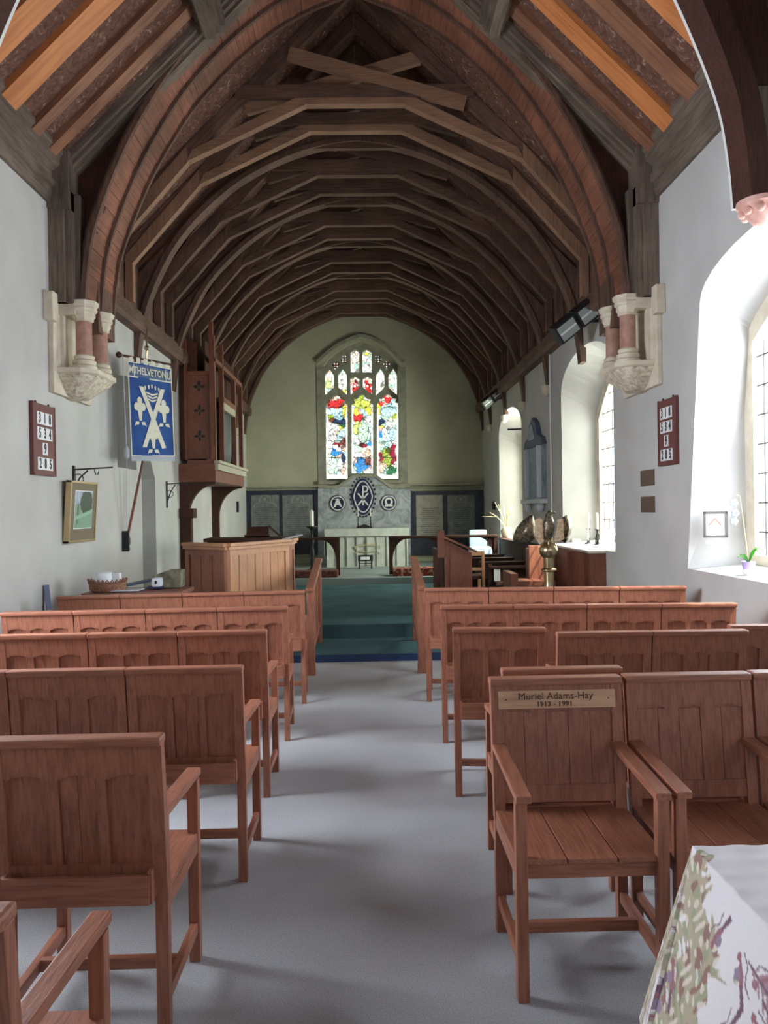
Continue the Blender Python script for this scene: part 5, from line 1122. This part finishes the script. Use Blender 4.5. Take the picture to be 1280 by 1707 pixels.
for dx, dy, h1, ln in ((.09, .02, .10, 1), (-.07, .0, .05, 1), (.04, -.05, .09, 1), (-.03, .05, .06, 1)):
    b = MB(); pts = [(0, 0, .09), (dx * .4, dy * .4, .09 + h1 * .8), (dx * .8, dy * .8, .09 + h1 * 1.2), (dx * 1.2, dy * 1.2, .09 + h1)]
    V = []
    for i, p in enumerate(pts): wv = (.008, .026, .024, .003)[i]; V.append((b.bm.verts.new((p[0], p[1] - wv, p[2])), b.bm.verts.new((p[0], p[1], p[2] - .006)), b.bm.verts.new((p[0], p[1] + wv, p[2]))))
    for a, c in zip(V, V[1:]): b._f([a[0], a[1], c[1], c[0]]); b._f([a[1], a[2], c[2], c[1]])
    bmesh.ops.solidify(b.bm, geom=b.bm.faces[:], thickness=.003); b.build('leaf', 'leaf_green', t, smooth=50)
b = MB(); b.tube([(0, 0, .09), (-.02, 0, .28), (-.045, 0, .48), (-.06, 0, .60), (-.085, 0, .61)], .0035, 6); b.build('flower_stem', 'twig', t)
for dx, dz in ((-.11, .55), (-.10, .47), (-.11, .41)):
    b = MB()
    for k in range(5): a = 2 * math.pi * k / 5; b.ball((dx + .018 * math.cos(a), -.01, dz + .018 * math.sin(a)), (.014, .004, .014), 6)
    b.build('flower', 'petal', t, smooth=True)
# ================================================================== monument, conduit, floodlights, boxes on the south wall
t = thing('wall_monument', 'bluish marble wall monument with curved pediment between the two chancel windows', 'monument', (XR, 12.5, 1.65))
def mp(b, poly, d0, d1): b.pyz(poly, XR - d0, XR - d1)
b = MB(); mp(b, [(11.85, 1.75), (13.15, 1.75), (13.15, 2.62), (11.85, 2.62)], .002, .05); rel(b.build('tablet', 'blue_marble'), t)
b = MB(); mp(b, [(11.8, 2.6), (13.2, 2.6), (13.1, 2.72), (12.85, 2.78), (12.72, 2.98), (12.5, 3.08), (12.28, 2.98), (12.15, 2.78), (11.9, 2.72)], .002, .08); rel(b.build('pediment', 'slate_blue'), t)
b = MB(); mp(b, [(12.75, 2.72), (12.62, 2.92), (12.5, 2.98), (12.38, 2.92), (12.25, 2.72)], .08, .10); rel(b.build('crest', 'blue_marble'), t)
for y in (12.0, 12.92): b = MB(); b.box((XR - .11, y, 1.78), (XR - .04, y + .09, 2.60), None, .01); rel(b.build('pilaster', 'pale_marble'), t)
b = MB(); b.box((XR - .14, 11.78, 1.69), (XR - .002, 13.22, 1.76), None, .01)
for y in (12.0, 12.95): b.ball((XR - .07, y, 1.63), (.06, .05, .08), 8)
rel(b.build('sill_and_consoles', 'pale_marble'), t)
b = MB(); b.tube([(XR - .02, 11.46, 1.12), (XR - .02, 11.46, 3.9)], .014, 8); tag(b.build('conduit', 'white_paint'), 'thin white vertical conduit on the wall beside the marble monument', 'pipe')
def flood(c, s, lab, yaw):
    t = thing('floodlight', lab, 'floodlight', tuple(c)); M_ = Matrix.Rotation(yaw, 4, 'Z') @ Matrix.Rotation(math.radians(-38), 4, 'Y') @ Matrix.Rotation(math.radians(20), 4, 'X')
    for k in (-1, 1):
        x0 = k * .125 * s; b = MB(); b.box((x0 - .115 * s, -.05 * s, -.09 * s), (x0 + .115 * s, .08 * s, .09 * s), M_, .008); h_ = b.build('lamp_housing', 'iron', t)
        b = MB(); b.box((x0 - .095 * s, -.056 * s, -.07 * s), (x0 + .095 * s, -.05 * s, .07 * s), M_); b.build('lamp_glass', 'lamp_glass', h_)
        b = MB(); b.box((x0 - .09 * s, -.062 * s, -.008 * s), (x0 + .09 * s, -.056 * s, .008 * s), M_); b.build('tube_lamp', 'white_plastic', h_)
    b = MB(); b.beam((0, .05, 0), (.28 * s, .10, .02), .03, .03); b.build('bracket', 'iron', t)
flood(at(973, 533, 9.0) + Vector((-.08, 0, 0)), 1.25, 'black twin floodlight with glass fronts under the roof, above the candle window', 0)
flood(at(821, 664, 15.4), 1.0, 'small distant black twin floodlight, above the last window before the altar', 0)
b = MB(); p = at(821, 845, 16.9); b.box((XR - .04, 16.7, p.z - .06), (XR - .001, 16.95, p.z + .12)); tag(b.build('wall_box', 'iron'), 'small dark box on the wall near the twig vase', 'box')
b = MB(); b.beam((XR - .01, 13.72, 3.02), (XR - .25, 13.75, 3.02), .025, .03); tag(b.build('wall_hook', 'iron'), 'short black hook at the edge of the last window arch', 'hook')
# ================================================================== things on the table behind the front row, organ side
t = thing('book_table', 'low dark table behind the front row of chairs, holding basket and leaflets', 'table', (-2.3, 7.2, 0))
b = MB(); b.box((-2.6, 7.0, .89), (-1.7, 7.5, .93), None, .006); rel(b.build('table_top', 'red_wood_x'), t)
for x in (-2.56, -1.76):
    for y in (7.0, 7.44): b = MB(); b.box((x, y, 0), (x + .04, y + .04, .9)); rel(b.build('leg', 'red_wood_z'), t)
bx_ = at(181, 978, 7.1); t = thing('wicker_basket', 'brown wicker basket on the table by the organ-side wall', 'basket', (bx_.x, 7.12, .93))
b = MB(); b.lathe([(.13, 0), (.165, .02), (.168, .07), (.175, .085), (.165, .095), (.155, .085), (.15, .02)], (0, 0, 0), 28, sq=(1, .7))
for k in range(26):
    a = 2 * math.pi * k / 26; b.tube([(.165 * math.cos(a), .115 * math.sin(a), .085), (.175 * math.cos(a + .1), .125 * math.sin(a + .1), .118), (.165 * math.cos(a + .22), .115 * math.sin(a + .22), .085)], .007, 5)
b.build('woven_body', 'wicker', t, smooth=50)
b = MB(); b.lathe([(.07, 0), (.085, .02), (.088, .13), (.07, .155), (.03, .16)], (bx_.x - .03, 7.12, .95), 20); tag(b.build('white_jar', 'white_plastic', smooth=40), 'round white jar standing in the wicker basket', 'jar')
b = MB(); b.box((bx_.x + .045, 7.09, .95), (bx_.x + .12, 7.15, 1.10), None, .008); tag(b.build('white_box', 'white_card'), 'small white box beside the jar in the basket', 'box')
p = at(218, 985, 7.15); b = MB(); b.box((p.x - .13, 7.02, .941), (p.x + .12, 7.22, .948), Matrix.Identity(4)); tag(b.build('leaflet', 'leaflet'), 'pale blue leaflet lying beside the wicker basket', 'leaflet')
p = at(235, 975, 7.35); b = MB(); b.beam((p.x - .22, 7.3, .95), (p.x + .18, 7.42, 1.02), .16, .02); tag(b.build('folder', 'slate_blue'), 'grey folder propped beside the white speaker', 'folder')
p = at(266, 973, 7.3); t = thing('small_speaker', 'small white device with dark base on the table beside the pulpit', 'speaker', (p.x, 7.25, .94))
b = MB(); b.box((-.045, -.04, .015), (.045, .06, .10), None, .02); b.build('body', 'white_plastic', t, smooth=50); b = MB(); b.box((-.09, -.03, 0), (.05, .08, .02), None, .005); b.build('base', 'navy_enamel', t); b = MB(); b.ball((0, -.042, .06), (.012, .004, .018), 6); b.build('button', 'black_ink', t)
t_ = MB(); t_.pxz([(-2.05, .94), (-1.78, .94), (-1.78, 1.10), (-1.9, 1.10), (-2.05, 1.05)], 7.3, 7.48); tag(t_.build('stone_fragment', 'stone_block'), 'rough greenish stone block on the table against the pulpit', 'stone')
b = MB(); p = at(84, 1005, 6.9); b.beam((p.x + .01, 6.9, .80), (p.x - .02, 6.92, 1.02), .05, .01); tag(b.build('leaning_folder', 'slate_blue'), 'bluish pointed card standing behind the second row by the wall', 'card')
